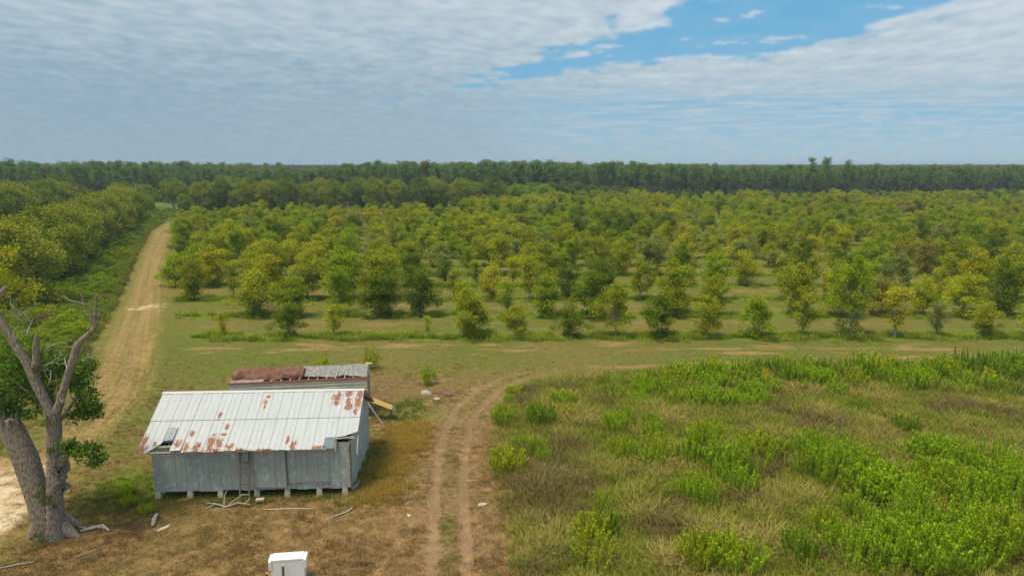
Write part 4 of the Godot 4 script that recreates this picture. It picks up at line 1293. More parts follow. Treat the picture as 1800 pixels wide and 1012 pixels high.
# ---------------------------------------------------------------- full-grown trees
func make_big_trees() -> void:
	var g := RandomNumberGenerator.new()
	g.seed = 900
	var protos := []
	for q in [[201, 0.9, 11.5, 6.0], [202, 1.3, 12.0, 5.6], [203, 0.7, 11.0, 6.4], [204, 1.6, 12.4, 5.8]]:
		var r := crown(q[0], q[1], q[2], q[3], 0.72, 0.45, 150, 1.35, 100, 0.46, 0.20, 0.28, 0.40)
		var mbc: MB = r[0]
		var tr := limbs(q[0], r[1], 2.4, 0.34, 14, 7)
		protos.append({"crown": mbc.mesh(M.leaf), "trunk": tr.mesh(M.youngbark), "h": q[2] + 0.9})
	var tone := [mat("pecan leaves dusty", lin(0.310, 0.345, 0.040), 0.6, true, 0.5), mat("pecan leaves green", lin(0.255, 0.310, 0.030), 0.6, true, 0.5), mat("pecan leaves dark", lin(0.165, 0.225, 0.030), 0.6, true, 0.5), mat("leaves bright", lin(0.260, 0.380, 0.024), 0.6, true, 0.5), mat("leaves yellowing", lin(0.420, 0.430, 0.018), 0.6, true, 0.5)]
	var put := func(called: String, label: String, x: float, d: float, h: float, wide: float, k: int, tn: int, group: String) -> Node3D:
		var pr: Dictionary = protos[k]
		var s: float = h / pr.h
		var o := thing(called, label, "tree", Vector3(x, 0, -d), g.randf() * TAU, group)
		o.scale = Vector3(s * wide, s, s * wide)
		part("trunk", pr.trunk, o)
		part("crown", pr.crown, o, tone[tn])
		return o
	# row along the road
	for i in 15:
		var d := 84.0 + i * 10.6
		var x := tab([[84.0, -64.0], [100.5, -70.5], [136.0, -86.0], [183.0, -107.0], [232.0, -130.0]], d) + g.randf_range(-1.0, 1.0)
		put.call("shade_tree", "full round dusty green tree, %s from the front in the row along the road" % ordinal(i + 1), x, d, 11.3 + g.randf_range(-0.7, 0.9), g.randf_range(0.98, 1.2), i % 4, [0, 0, 1, 0, 1][i % 5], "big trees in the row along the road")
	for i in 10:
		var d := 150.0 + i * 12.0
		var x := tab([[84.0, -64.0], [100.5, -70.5], [136.0, -86.0], [183.0, -107.0], [232.0, -130.0], [300.0, -160.0]], d) - 27.0 + g.randf_range(-1.5, 1.5)
		put.call("shade_tree", "big tree, %s from the front in the second row behind the roadside trees" % ordinal(i + 1), x, d, 13.5 + g.randf_range(-0.8, 0.8), g.randf_range(1.0, 1.2), (i + 1) % 4, [1, 2, 1, 0, 2][i % 5], "big trees in the row behind")
	# closing row behind the orchard's near half
	for i in 13:
		var x := -121.0 + i * 8.4 + g.randf_range(-0.8, 0.8)
		put.call("shade_tree", "broad dark tree behind the orchard, %s from the forked pale trunk" % ordinal(i + 1), x, 268.0 + g.randf_range(-2, 2) + i * 0.5, 12.6 + g.randf_range(-1.0, 0.9), g.randf_range(0.9, 1.1), i % 4, [1, 2, 1, 0, 2, 1][i % 6], "big trees closing the orchard's near half")
	for i in 9:
		var x := -128.0 + i * 15.0 + g.randf_range(-3, 3)
		put.call("shade_tree", "big tree half hidden, %s from the road in the rear row beyond the orchard" % ordinal(i + 1), x, 296.0 + g.randf_range(-5, 5), 13.0 + g.randf_range(-0.8, 0.8), 1.1, (i + 2) % 4, [0, 1, 2][i % 3], "big trees in the rear row beyond the orchard")
	# lighter trees and a dark line at the orchard's far edge
	for i in 8:
		put.call("leafy_tree", "bright green leafy tree at the orchard's far edge, %s past the dark row" % ordinal(i + 1), -27.0 + i * 6.0 + g.randf_range(-1, 1), 318.0 + g.randf_range(-10, 14), 9.5 + g.randf_range(-1.0, 1.2), 1.15, i % 4, 3, "bright trees at the orchard's far edge")
	for i in 9:
		put.call("leafy_tree", "low dark round tree before the pines, %s along the orchard's far edge" % ordinal(i + 1), 14.0 + i * 6.6 + g.randf_range(-1, 1), 356.0 + g.randf_range(-5, 5), 9.6 + g.randf_range(-1.0, 0.8) - i * 0.25, 1.15, i % 4, 2, "dark trees at the orchard's far edge")
	# lone tree with a pale forked trunk at the road's end
	var lone := thing("forked_tree", "round-crowned tree with pale forked trunk at the end of the road", "tree", Vector3(-132.4, 0, -268.0))
	var fk := MB.new()
	fk.tube([Vector3(0, -0.3, 0), Vector3(0, 1.0, 0), Vector3(0.1, 2.2, 0)], [0.7, 0.55, 0.5], 10)
	fk.tube([Vector3(0.1, 2.0, 0), Vector3(-0.9, 4.2, 0.4), Vector3(-1.9, 6.4, 0.6), Vector3(-2.6, 8.2, 0.4)], [0.42, 0.34, 0.26, 0.12], 8)
	fk.tube([Vector3(0.1, 2.0, 0), Vector3(0.9, 4.4, 0.4), Vector3(1.5, 6.6, 0.5), Vector3(2.4, 8.6, 0.2)], [0.42, 0.34, 0.24, 0.12], 8)
	fk.tube([Vector3(-1.0, 4.4, 0.4), Vector3(0.0, 6.4, 0.8), Vector3(0.3, 8.0, 0.8)], [0.24, 0.18, 0.08], 7)
	part("trunk", fk.mesh(M.palebark), lone)
	var lc := crown(230, 5.2, 12.6, 5.4, 0.85, 0.5, 120, 1.0, 60, 0.46, 0.2, 0.3, 0.35)
	for cpt in 30:
		clump(lc[0], g, Vector3(g.randf_range(-4.5, 4.5), g.randf_range(3.6, 6.5), g.randf_range(-4.0, -1.5)), 1.0, 55, 0.46, 0.2)
	var lcm: MB = lc[0]
	part("crown", lcm.mesh(tone[1]), lone)
	for q in [[-139.0, 262.0, 6.4, 1.0, 3, "bright shrubby tree on the near flank of the forked tree"], [-125.5, 262.0, 7.6, 0.75, 3, "bright upright tree between the forked tree and the dark row"], [-146.0, 256.0, 8.4, 1.0, 2, "dark tree where the roadside row meets the forked tree"], [-156.0, 292.0, 10.5, 1.1, 1, "round tree filling the gap behind the roadside row's end"], [-143.0, 300.0, 10.0, 1.1, 2, "dark tree just behind the forked tree"], [-172.0, 300.0, 11.0, 1.1, 1, "farther round tree behind the roadside row's end"]]:
		put.call("leafy_tree", q[5], q[0], q[1], q[2], q[3], 1, q[4], "")
	# yellowing tree whose crown hangs in at the edge of the picture
	var near := thing("yellowing_tree", "tall yellowing tree reaching in beside the roadside row", "tree", Vector3(-44.5, 0, -54.0))
	var nc := crown(240, 4.5, 14.6, 5.4, 0.8, 0.5, 210, 0.75, 60, 0.30, 0.13, 0.35, 0.5)
	var ncm: MB = nc[0]
	var nt := limbs(240, nc[1], 3.2, 0.38, 16, 8)
	part("trunk", nt.mesh(M.bark), near)
	part("crown", ncm.mesh(tone[4]), near)

# ---------------------------------------------------------------- pine woods
func pine_tall(x: float) -> float:
	return tab([[-300.0, 1.07], [-190.0, 1.04], [-150.0, 0.86], [-95.0, 0.88], [-78.0, 1.08], [60.0, 1.07], [110.0, 0.99], [150.0, 0.93], [300.0, 0.95]], x) + 0.07 * nB.get_noise_2d(x * 0.35, 7.0)

func make_pines() -> void:
	var g := RandomNumberGenerator.new()
	g.seed = 1300
	var protos := []
	for k in 6:
		var gg := RandomNumberGenerator.new()
		gg.seed = 1400 + k
		var mb := MB.new()
		var h := 18.0
		var lean := gg.randf_range(-0.5, 0.5)
		var base: float = [0.50, 0.58, 0.54, 0.62, 0.46, 0.56][k] * h
		for c in 28:
			var t := pow(gg.randf(), 0.8)
			var r := (2.3 - 1.2 * t) * sqrt(gg.randf())
			var a := gg.randf() * TAU
			clump(mb, gg, Vector3(cos(a) * r + lean * t, lerpf(base, h - 0.4, t), sin(a) * r), gg.randf_range(0.7, 1.15), 34, 0.75, 0.22, 0.5)
		var tr := MB.new()
		tr.tube([Vector3(0, -0.3, 0), Vector3(0, h * 0.3, 0), Vector3(lean * 0.4, h * 0.65, 0), Vector3(lean, h - 0.6, 0)], [0.27, 0.23, 0.17, 0.07], 6)
		for c in 5:
			var y := gg.randf_range(base * 0.8, h * 0.85)
			var a := gg.randf() * TAU
			tr.tube([Vector3(lean * 0.5, y, 0), Vector3(cos(a) * 1.5, y + 0.5, sin(a) * 1.5)], [0.07, 0.03], 4)
		var both := ArrayMesh.new()
		tr.add(both, M.pinetrunk)
		mb.add(both, M.leaf)
		protos.append({"crown": mb.mesh(M.pine), "trunk": tr.mesh(M.pinetrunk), "both": both})
	var edge := func(x: float) -> float:
		return tab([[-330.0, 330.0], [-150.0, 345.0], [-60.0, 352.0], [0.0, 372.0], [90.0, 384.0], [200.0, 388.0], [330.0, 392.0]], x)
	var tones := [Color(0.190, 0.305, 0.070), Color(0.150, 0.270, 0.080), Color(0.210, 0.300, 0.078), Color(0.245, 0.290, 0.090)]
	# edge trees whose trunks can be told apart
	var n := 170
	var stretch := {}
	for i in n:
		var x := lerpf(-285.0, 318.0, (i + g.randf_range(-0.4, 0.4)) / (n - 1.0))
		var d: float = edge.call(x) + g.randf_range(0.0, 9.0)
		var s := g.randf_range(0.76, 1.09) * pine_tall(x)
		var where := "behind the roadside trees"
		if x > -140.0: where = "behind the dark shade trees"
		if x > -15.0: where = "beyond the orchard's middle"
		if x > 110.0: where = "beyond the orchard's far corner"
		stretch[where] = stretch.get(where, 0) + 1
		var label := "%s pine at the far wood's edge, %s along the stretch %s" % ["tall" if s > 0.98 else ("short" if s < 0.84 else "slender"), ordinal(stretch[where]), where]
		var special := ""
		if i in [128, 129, 133, 138]:
			s = 1.26 - 0.02 * (i - 128)
			label = "taller pine standing above the wood, %s of four over the far corner" % ordinal([128, 129, 133, 138].find(i) + 1)
		var o := thing("pine_tree", label, "tree", Vector3(x, 0, -d), g.randf() * TAU, "pines along the far wood's edge")
		o.scale = Vector3(s * g.randf_range(0.9, 1.2), s, s * g.randf_range(0.9, 1.2))
		if i in [121, 124]:
			o.rotation.z = -0.30
			o.set_meta("label", "leaning bare-stemmed pine at the far wood's edge, %s of two" % ordinal(1 if i == 121 else 2))
		part("trunk", protos[i % 6].trunk, o)
		part("crown", protos[i % 6].crown, o)
	var rest := []
	for k in 6: rest.append([])
	for i in 2200:
		var x := g.randf_range(-380.0, 420.0)
		var d: float = edge.call(x) + 6.0 + pow(g.randf(), 1.6) * 230.0
		if not in_view(x, d, 10.0): continue
		var s := g.randf_range(0.70, 1.08) * pine_tall(x)
		var c: Color = tones[g.randi() % 4]
		rest[g.randi() % 6].append([stand(Vector3(x, 0, -d), g.randf() * TAU, Vector3(s * 1.15, s, s * 1.15)), c])
	var bm := []
	for pr in protos: bm.append(pr.both)
	scatter("pine_forest", "wide wood of pines closing the view", "forest", bm, rest, "pines")
	# bushes under the pines and the far woods on the skyline
	var cr := crown(250, 0.0, 3.4, 2.6, 0.7, 0.5, 26, 0.9, 34, 0.6, 0.3)
	var cm: MB = cr[0]
	var under := [[]]
	for i in 2200:
		var x := g.randf_range(-330.0, 360.0)
		var d: float = edge.call(x) + g.randf_range(-6.0, 14.0) * (1.0 if i < 700 else 5.0) + (0.0 if i < 700 else 30.0)
		under[0].append([stand(Vector3(x, -0.2, -d), g.randf() * TAU, Vector3(1.3, g.randf_range(0.5, 1.5) * (1.0 if i < 700 else 2.0), 1.3)), [Color(0.09, 0.135, 0.038), Color(0.13, 0.165, 0.045), Color(0.11, 0.145, 0.055)][g.randi() % 3]])
	scatter("forest_undergrowth", "dark bushes crowding the foot of the pine wood", "undergrowth", [cm.mesh(M.leaf)], under, "bushes")
	var fr := crown(260, 0.0, 19.0, 11.0, 0.6, 0.4, 60, 3.6, 26, 2.6, 1.5, 0.3)
	var fm: MB = fr[0]
	var far := [[]]
	for i in 5200:
		var d := 900.0 + 3800.0 * pow(g.randf(), 1.3)
		var x := g.randf_range(-0.82, 0.82) * d
		var s := g.randf_range(0.62, 0.80) + (d - 900.0) / 15000.0
		far[0].append([stand(Vector3(x, 0, -d), g.randf() * TAU, Vector3(1.25, s, 1.25)), [Color(0.055, 0.085, 0.03), Color(0.07, 0.10, 0.035)][g.randi() % 2]])
	scatter("far_woods", "hazy blue-green woods along the horizon", "forest", [fm.mesh(M.leaf)], far, "canopy")

# ---------------------------------------------------------------- weedy field

func make_field() -> void:
	var g := RandomNumberGenerator.new()
	g.seed = 1700
	var protos := []
	for q in [[301, 44, 0.75, 1.30, 0.24], [302, 36, 0.62, 1.20, 0.22], [303, 60, 0.72, 1.05, 0.26], [304, 50, 0.95, 1.40, 0.24], [305, 40, 0.85, 1.15, 0.22]]:
		var r := plume_clump(q[0], q[1], q[2], q[3], q[4])
		var a: MB = r[0]
		var b: MB = r[1]
		protos.append([a.mesh(M.weed), b.mesh(M.weedstem)])
	# x, distance, size, kind; read off the photograph as places on the ground
	var spots := FIELD_SPOTS.duplicate()
	spots.sort_custom(func(a, b): return a[0] < b[0])
	var seen := {"near": 0, "middle": 0, "far": 0}
	for q in spots:
		var band := "near" if q[1] < 35.0 else ("middle" if q[1] < 47.0 else "far")
		seen[band] += 1
		var text: String = {"near": "in the field's foremost belt", "middle": "in the middle of the field", "far": "in the belt along the grass lane"}[band]
		var tone: int = q[3]
		var col: String = ["bright green", "yellow-green", "deep green"][tone]
		var p := Vector3(q[0], 0, -q[1])
		p.y = ground_y(p.x, p.z)
		var o := thing("weed_clump", "%s weed clump, %s from the wheel track %s" % [col, ordinal(seen[band]), text], "weeds", p, g.randf() * TAU, "feathery weed clumps in the field")
		var s: float = q[2] * g.randf_range(1.15, 1.45)
		var k := 2 if q[4] else g.randi() % 5
		o.scale = Vector3(s * g.randf_range(0.9, 1.15), s * g.randf_range(0.85, 1.25) * (0.72 if band == "far" else 1.0), s)
		part("stems", protos[k][1], o)
		part("foliage", protos[k][0], o, [M.weed, M.weed2, M.weed3][tone])
	# goldenrod spikes by the lane
	var fl := MB.new()
	var fs := MB.new()
	for i in 9:
		var b := Vector3(g.randf_range(-0.4, 0.4), 0, g.randf_range(-0.3, 0.3))
		var top := b + Vector3(g.randf_range(-0.1, 0.1), g.randf_range(1.3, 1.9), 0)
		fs.tube([b, top], [0.012, 0.008], 4)
		for k in 30:
			var t := g.randf_range(0.62, 1.0)
			fl.leaf(b.lerp(top, t), rdir(g), rdir(g), 0.13 * (1.2 - 0.6 * t), 0.08, Color(1, 1, 1) * g.randf_range(0.8, 1.2))
	var fm := fl.mesh(M.flower)
	var sm := fs.mesh(M.weedstem)
	var names := ["beside the first tall weeds", "in the thick of the weed belt", "on the weed belt's crest", "low in front of the weed belt", "before the round bush", "behind the round bush", "towards the end of the belt"]
	var gp := [[17.6, 57.6], [23.6, 57.2], [29.0, 57.4], [20.4, 52.6], [31.2, 56.0], [33.5, 58.0], [38.9, 53.5]]
	for i in gp.size():
		var p := Vector3(gp[i][0], 0, -gp[i][1])
		p.y = ground_y(p.x, p.z)
		var o := thing("goldenrod", "yellow flowering goldenrod " + names[i] + " by the grass lane", "wildflower", p, g.randf() * TAU, "goldenrod by the lane")
		part("stems", sm, o)
		part("flowers", fm, o)
	# bushes along the road's brush strip and in the yard
	var sh := crown(320, 0.0, 1.7, 1.1, 0.7, 0.5, 34, 0.30, 40, 0.16, 0.08)
	var shm: MB = sh[0]
	var shmesh := shm.mesh(M.leaf)
	var i2 := 0
	for k in 80:
		var d := 52.0 + 170.0 * pow((k + 0.5) / 80.0, 1.5)
		var x := tab(ROAD_L, d) - g.randf_range(2.0, 13.0) * (1.0 if d > 75.0 else 0.8)
		if not in_view(x, d, 1.0): continue
		i2 += 1
		var o := thing("roadside_bush", "leafy bush in the rank strip left of the road, %s from the old tree" % ordinal(i2), "bush", Vector3(x, ground_y(x, -d), -d), g.randf() * TAU, "bushes in the roadside strip")
		var s := g.randf_range(0.7, 1.5)
		o.scale = Vector3(s * 1.2, s * g.randf_range(0.6, 0.95), s * 1.2)
		part("foliage", shmesh, o, [M.tint[1], M.tint[0], M.tint[2], M.tint[1]][k % 4])
	var br := [[]]
	for k in 2600:
		var d := 54.0 + 215.0 * pow(g.randf(), 1.5)
		var l := tab(ROAD_L, d)
		var x := l - 1.2 - g.randf() * 15.0
		if d > 226.0: x = g.randf_range(-150.0, -104.0)
		elif d > 215.0: continue
		if not in_view(x, d, 1.0): continue
		var b := nB.get_noise_2d(x * 0.5, d * 0.5)
		if b < -0.05 and l - x > 3.0: continue
		var s := g.randf_range(0.45, 1.0) * (0.7 + 0.5 * smoothstep(0.5, 4.0, l - x))
		var c := mixc(Color(0.16, 0.26, 0.022), Color(0.25, 0.33, 0.03), g.randf() + b) * g.randf_range(0.8, 1.15)
		if g.randf() < 0.06: c = Color(0.25, 0.18, 0.08)
		br[0].append([stand(Vector3(x, ground_y(x, -d) - 0.05, -d), g.randf() * TAU, Vector3(s * 1.25, s * g.randf_range(0.55, 0.95), s * 1.25)), c])
	scatter("roadside_brush", "tangle of low green brush between the road and the big trees", "undergrowth", [shmesh], br, "brush")
	for q in [[-12.6, 59.0, 0.85, "small green sapling on the lane behind the trailer", 2], [-16.9, 58.6, 0.6, "thin pale sapling on the lane behind the trailer's middle", 3], [-7.0, 54.6, 0.7, "small round bush on the dry ground past the trailer", 1], [-20.6, 33.9, 0.55, "bright grassy bush between the old tree and the shed", 3], [-19.2, 33.2, 0.5, "bright low bush before the shed's end pier", 3], [-21.5, 35.2, 0.6, "green low bush behind the old tree's foot", 1]]:
		var p := Vector3(q[0], 0, -q[1])
		p.y = ground_y(p.x, p.z)
		var o := thing("small_bush", q[3], "bush", p, g.randf() * TAU)
		var s: float = q[2]
		o.scale = Vector3(s, s * (1.3 if q[1] > 50.0 else 1.0), s)
		if q[1] > 50.0:
			part("foliage", shmesh, o, M.tint[q[4]])
		else:
			part("stems", protos[2][1], o)
			part("foliage", protos[2][0], o, M.weed2 if q[4] == 3 else M.weed)

const FIELD_SPOTS := [[-0.5, 45.5, 0.90, 0, 0], [2.0, 45.8, 1.10, 2, 1], [3.7, 49.2, 1.00, 0, 0], [3.8, 47.5, 0.80, 1, 0], [-0.3, 38.4, 1.15, 1, 1], [0.6, 41.6, 0.50, 0, 1], [1.6, 40.7, 0.70, 1, 0], [2.0, 39.2, 0.60, 0, 0], [7.9, 51.8, 0.80, 2, 0], [9.8, 50.8, 0.80, 0, 1], [7.0, 44.2, 1.00, 0, 0], [7.9, 45.5, 0.70, 0, 0], [9.7, 45.0, 0.70, 0, 0], [9.4, 42.7, 0.90, 0, 0], [10.4, 52.5, 0.80, 0, 0], [10.7, 53.7, 1.00, 0, 0], [12.1, 52.2, 1.10, 0, 0], [13.6, 54.0, 1.10, 1, 0], [15.0, 54.8, 1.10, 0, 0], [16.5, 55.5, 1.30, 0, 0], [16.8, 53.4, 1.20, 0, 0], [18.4, 54.2, 1.20, 0, 0], [20.2, 55.1, 1.20, 2, 0], [20.6, 52.5, 1.10, 0, 0], [23.0, 54.8, 1.20, 2, 0], [23.8, 53.7, 1.20, 0, 0], [25.5, 54.2, 1.20, 0, 0], [25.9, 52.2, 1.00, 0, 0], [28.1, 54.0, 1.30, 1, 0], [31.7, 57.9, 1.70, 1, 1], [31.3, 54.5, 1.20, 0, 0], [32.1, 53.4, 1.10, 0, 0], [34.5, 55.1, 1.20, 0, 0], [37.4, 57.4, 1.40, 1, 1], [37.3, 54.8, 1.20, 2, 0], [37.7, 53.4, 1.10, 0, 0], [40.7, 55.8, 1.30, 2, 0], [41.5, 54.8, 1.20, 2, 0], [44.7, 57.9, 1.50, 2, 0], [22.1, 57.9, 1.00, 2, 0], [26.6, 57.9, 1.00, 2, 0], [34.6, 57.9, 1.00, 2, 0], [40.4, 58.4, 1.20, 2, 0], [44.2, 59.1, 1.30, 2, 0], [13.0, 50.1, 0.90, 0, 0], [14.4, 50.1, 1.00, 0, 1], [15.8, 49.4, 1.00, 0, 0], [17.3, 49.1, 0.90, 0, 1], [19.1, 49.4, 1.00, 0, 0], [17.1, 50.9, 0.90, 0, 1], [15.2, 51.2, 0.90, 0, 0], [18.7, 51.2, 1.00, 0, 0], [26.0, 48.6, 0.70, 2, 0], [21.0, 47.2, 0.60, 1, 0], [26.9, 44.2, 0.90, 2, 1], [12.8, 42.1, 1.10, 1, 1], [12.3, 42.7, 0.80, 1, 0], [7.4, 39.8, 1.10, 0, 0], [6.6, 40.3, 0.90, 1, 0], [8.8, 39.5, 1.00, 1, 0], [10.6, 39.2, 1.00, 0, 0], [12.0, 39.8, 1.20, 0, 0], [12.5, 38.2, 1.10, 0, 0], [13.5, 37.2, 1.30, 0, 0], [12.4, 36.9, 1.00, 0, 0], [12.6, 35.2, 1.00, 0, 0], [9.4, 34.8, 0.80, 0, 0], [10.4, 33.9, 1.00, 0, 0], [10.6, 35.2, 0.70, 1, 0], [8.5, 38.8, 0.80, 0, 0], [15.3, 40.1, 1.00, 1, 0], [16.7, 40.3, 0.90, 1, 0], [15.9, 39.2, 0.60, 2, 0], [18.2, 39.5, 1.10, 0, 0], [19.1, 38.8, 1.10, 0, 0], [19.8, 38.2, 1.10, 0, 0], [17.5, 36.9, 1.10, 0, 0], [18.5, 36.7, 1.00, 0, 0], [20.4, 37.5, 1.10, 0, 0], [20.7, 36.0, 1.20, 0, 0], [20.5, 34.6, 1.20, 0, 0], [21.1, 33.9, 1.20, 0, 0], [19.5, 34.7, 1.20, 0, 1], [20.9, 32.6, 1.10, 0, 0], [21.6, 35.3, 1.10, 0, 0], [25.9, 39.5, 1.30, 0, 1], [25.0, 39.0, 1.00, 0, 1], [26.5, 38.7, 1.10, 0, 0], [26.8, 37.5, 1.10, 0, 0], [28.0, 37.3, 1.10, 0, 0], [29.5, 37.6, 1.20, 0, 0], [24.1, 35.3, 1.10, 1, 0], [24.2, 34.1, 1.10, 0, 0], [24.0, 36.2, 1.00, 0, 0], [24.7, 33.4, 1.10, 0, 0], [25.6, 33.0, 1.20, 0, 0], [27.8, 34.8, 1.20, 0, 0], [26.6, 35.8, 1.10, 0, 0], [27.4, 35.3, 1.10, 0, 0], [17.4, 32.5, 1.00, 0, 0], [16.8, 29.7, 1.10, 0, 0], [17.4, 29.0, 1.10, 0, 0], [15.5, 29.2, 1.10, 0, 0], [15.8, 28.4, 1.10, 0, 0], [19.3, 29.3, 1.20, 0, 0], [19.6, 28.5, 1.20, 0, 0], [20.8, 28.8, 1.20, 0, 0], [22.2, 29.8, 1.20, 0, 0], [22.7, 28.9, 1.20, 1, 0], [24.1, 29.8, 1.20, 0, 0], [19.6, 30.8, 1.00, 0, 0], [13.4, 29.6, 0.80, 2, 0], [13.6, 28.5, 0.90, 2, 0], [9.4, 28.4, 1.10, 1, 0], [8.6, 28.2, 1.00, 1, 0], [10.0, 28.0, 1.00, 0, 0], [4.0, 30.7, 0.90, 1, 0], [4.6, 31.3, 0.80, 2, 0], [4.6, 33.4, 0.70, 1, 0], [24.0, 31.6, 1.00, 0, 0], [22.5, 31.1, 1.00, 0, 0], [24.6, 30.8, 1.00, 0, 0], [21.6, 31.3, 0.90, 1, 0], [17.3, 28.2, 1.10, 0, 0], [21.5, 28.0, 1.20, 0, 0], [15.5, 31.1, 0.80, 1, 0], [3.7, 28.6, 0.80, 1, 0], [18.9, 27.8, 1.20, 0, 0], [18.4, 29.3, 1.00, 0, 0], [12.0, 55.1, 1.00, 2, 0], [13.7, 56.4, 1.00, 2, 0], [15.1, 57.0, 1.00, 0, 0], [17.7, 57.7, 1.10, 0, 0], [18.7, 56.7, 1.10, 2, 0], [20.1, 57.4, 1.10, 0, 0], [23.2, 57.7, 1.10, 2, 0], [24.5, 57.0, 1.10, 0, 0], [25.2, 55.8, 1.10, 0, 0], [27.4, 57.0, 1.10, 2, 0], [28.6, 56.4, 1.10, 0, 0], [29.8, 55.8, 1.20, 2, 0], [31.7, 56.7, 1.10, 0, 0], [33.0, 56.4, 1.10, 2, 0], [35.0, 57.4, 1.10, 0, 0], [36.0, 56.4, 1.10, 2, 0], [37.8, 57.0, 1.10, 0, 0], [41.0, 57.4, 1.20, 2, 0], [42.0, 56.7, 1.20, 2, 0], [43.1, 56.1, 1.20, 2, 0], [33.8, 52.5, 1.00, 0, 0], [35.7, 51.8, 1.00, 0, 0], [38.9, 52.5, 1.10, 0, 0], [39.5, 51.2, 1.10, 2, 0], [7.5, 54.0, 0.70, 2, 0], [9.0, 54.7, 0.70, 0, 0], [0.2, 52.5, 0.60, 1, 0], [-0.2, 50.5, 0.50, 0, 0]]

# ---------------------------------------------------------------- grass
func make_grass() -> void:
	var g := RandomNumberGenerator.new()
	g.seed = 2100
	# tall field grass
	var tall := [tuft(501, 16, 0.62, 0.22, 0.55, 0.022), tuft(502, 14, 0.75, 0.20, 0.75, 0.022), tuft(503, 18, 0.45, 0.26, 0.9, 0.024)]
	var places := [[], [], []]
	for i in 46000:
		var x := g.randf_range(-2.0, 60.0)
		var d := 25.0 + 42.0 * g.randf()
		var fi := field_in(x, d)
		if fi < -0.3 or not in_view(x, d, 1.5): continue
		var a := nA.get_noise_2d(x * 1.6 + 50.0, d * 1.6)
		var b := nB.get_noise_2d(x * 0.9 + 20.0, d * 0.9)
		var e := nB.get_noise_2d(x * 0.7 - 80.0, d * 0.7 + 33.0)
		var c := mixc(Color(0.245, 0.285, 0.042), Color(0.400, 0.325, 0.120), clampf(0.28 + 1.3 * b + 0.5 * a, 0, 1))
		c = mixc(c, Color(0.235, 0.285, 0.036), smoothstep(0.05, 0.4, a + 0.4 * e) * 0.8)
		var dead := maxf(smoothstep(0.20, 0.45, e - 0.2 * a), smoothstep(4.2, 2.4, Vector2((x - 1.9) * 1.1, (d - 35.8) * 0.8).length() + 1.2 * b))
		c = mixc(c, mixc(Color(0.245, 0.175, 0.095), Color(0.185, 0.175, 0.060), g.randf()), dead * 0.8)
		c *= g.randf_range(0.85, 1.35)
		var s := g.randf_range(0.6, 1.25) * (0.75 + 0.5 * clampf(fi / 2.0, 0.0, 1.0)) * (1.0 + 0.5 * b)
		places[g.randi() % 3].append([stand(Vector3(x, ground_y(x, -d) - 0.03, -d), g.randf() * TAU, Vector3(s * 1.2, s, s * 1.2)), c])
	tall.append(tuft(504, 7, 1.05, 0.16, 0.35, 0.012))
	places.append([])
	for i in 5200:
		var x := g.randf_range(-1.0, 60.0)
		var d := 25.0 + 40.0 * g.randf()
		if field_in(x, d) < 0.6 or not in_view(x, d, 1.0): continue
		if nB.get_noise_2d(x * 0.6 + 140.0, d * 0.6) < -0.05: continue
		var s := g.randf_range(0.6, 1.1)
		places[3].append([stand(Vector3(x, ground_y(x, -d) - 0.03, -d), g.randf() * TAU, Vector3(s, s, s)), mixc(Color(0.46, 0.37, 0.16), Color(0.34, 0.30, 0.09), g.randf())])
	scatter("field_grass", "tall olive and straw-coloured grass covering the weedy field", "grass", tall, places, "grass")
	# short turf of the yard, the lane, the road and the orchard floor
	var low := [tuft(511, 12, 0.08, 0.13, 0.9, 0.014), tuft(512, 10, 0.11, 0.12, 1.1, 0.014)]
	var pl := [[], []]
	for i in 150000:
		var d := 25.0 + 62.0 * pow(g.randf(), 1.7)
		var x := g.randf_range(-0.78, 0.78) * (d + 4.0)
		if x > -3.0 and field_in(x, d) > 0.4: continue
		if blocked(x, -d): continue
		var c := ground_col(x, -d)
		if c.r > 0.42 and g.randf() < 0.75: continue
		if d < 58.0 and minf(absf(x - tab(RUT_L, d)), absf(x - tab(RUT_R, d))) < 0.3 and g.randf() < 0.85: continue
		c = mixc(c, Color(0.21, 0.22, 0.045), g.randf() * 0.3) * g.randf_range(1.0, 1.4)
		var s := g.randf_range(0.6, 1.3) * (1.0 + 0.6 * nB.get_noise_2d(x, -d)) * smoothstep(92.0, 45.0, d)
		pl[g.randi() % 2].append([stand(Vector3(x, ground_y(x, -d) - 0.01, -d), g.randf() * TAU, Vector3(s, s, s)), c])
	scatter("short_grass", "short dry and green grass of the yard and lane", "grass", low, pl, "turf")
	# knee-high green grass under the tree rows, round the shed and in the roadside strip
	var rank := [tuft(521, 18, 0.50, 0.24, 0.5, 0.026), tuft(522, 16, 0.38, 0.28, 0.7, 0.028)]
	var pr := [[], []]
	for i in 60000:
		var row := int(11.0 * pow(g.randf(), 1.25))
		var d := ROW0 + ROWD * row + g.randfn(0.0, 0.75)
		var x := g.randf_range(-0.5, 0.78) * (d + 4.0)
		if not orchard_in(x, d + 1.5) or not in_view(x, d): continue
		var b := nB.get_noise_2d(x * 0.8, d * 3.0)
		if b + 0.5 * nA.get_noise_2d(x * 2.0, d * 2.0) < 0.10 + 0.06 * (row % 2): continue
		var c := mixc(Color(0.290, 0.430, 0.028), Color(0.38, 0.39, 0.065), g.randf() * 0.9) * g.randf_range(0.8, 1.2)
		var s := g.randf_range(0.7, 1.3) * (1.0 + b)
		pr[g.randi() % 2].append([stand(Vector3(x, ground_y(x, -d) - 0.03, -d), g.randf() * TAU, Vector3(s, s, s)), c])
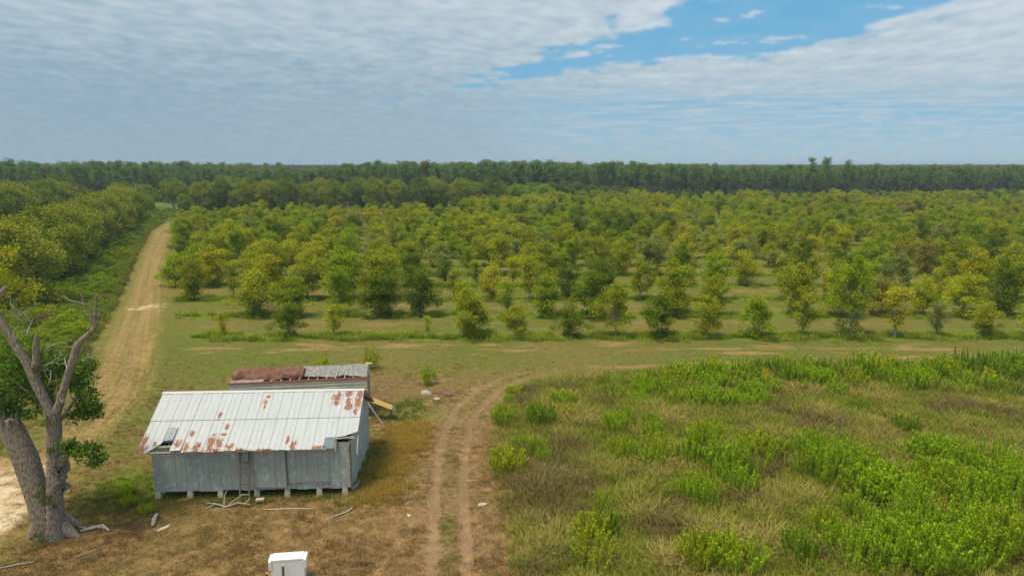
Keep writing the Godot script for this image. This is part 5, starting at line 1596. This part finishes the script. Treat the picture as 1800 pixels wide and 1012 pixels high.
	for i in 9000:
		var x := g.randf_range(-25.0, -6.5)
		var d := g.randf_range(29.0, 56.0)
		if blocked(x, -d): continue
		var m := maxf(smoothstep(3.6, 1.2, Vector2((x + 20.8) * 0.75, d - 34.5).length()), maxf(smoothstep(1.0, 0.2, absf(x + 15.0) / 6.5 + absf(d - 34.9) * 0.9 - 0.4), maxf(smoothstep(2.6, 0.6, Vector2(x + 7.9, (d - 48.5) * 0.8).length()), smoothstep(2.5, 0.8, Vector2(x + 8.3, (d - 38.0) * 0.35).length()) * 0.5)))
		if g.randf() > m: continue
		var c := mixc(Color(0.13, 0.20, 0.022), Color(0.20, 0.21, 0.04), g.randf()) * g.randf_range(0.8, 1.2)
		if d > 44.0: c = Color(0.13, 0.25, 0.022) * g.randf_range(0.8, 1.2)
		var s := g.randf_range(0.45, 0.9)
		pr[1].append([stand(Vector3(x, ground_y(x, -d) - 0.03, -d), g.randf() * TAU, Vector3(s, s, s)), c])
	# golden tufts of dry grass on the shed's shady side
	for i in 2600:
		var q: Array = [[-7.4, 38.6, 0.9], [-6.9, 42.0, 1.1], [-7.6, 35.6, 0.9], [-7.0, 44.2, 0.8]][g.randi() % 4]
		var x: float = q[0] + g.randfn(0.0, 0.75)
		var d: float = q[1] + g.randfn(0.0, 0.8)
		if blocked(x, -d): continue
		var s := g.randf_range(0.35, 0.75)
		pr[0].append([stand(Vector3(x, ground_y(x, -d) - 0.03, -d), g.randf() * TAU, Vector3(s, s, s)), mixc(Color(0.52, 0.35, 0.07), Color(0.44, 0.33, 0.10), g.randf())])
	for i in 16000:
		var d := 54.0 + 170.0 * pow(g.randf(), 1.7)
		var l := tab(ROAD_L, d)
		var x := l - 0.5 - g.randf() * 16.0
		if not in_view(x, d): continue
		var b := nB.get_noise_2d(x, d)
		var c := mixc(Color(0.190, 0.300, 0.028), Color(0.28, 0.32, 0.050), 0.4 + 1.5 * b) * g.randf_range(0.75, 1.2)
		if l - x < 2.5 and g.randf() < 0.35: c = Color(0.22, 0.17, 0.09)
		var s := g.randf_range(0.9, 2.0) * (1.0 + 0.6 * b)
		pr[g.randi() % 2].append([stand(Vector3(x, ground_y(x, -d) - 0.04, -d), g.randf() * TAU, Vector3(s * 1.2, s, s * 1.2)), c])
	scatter("rank_grass", "knee-high green grass under the tree rows and along the road", "grass", rank, pr, "grass")
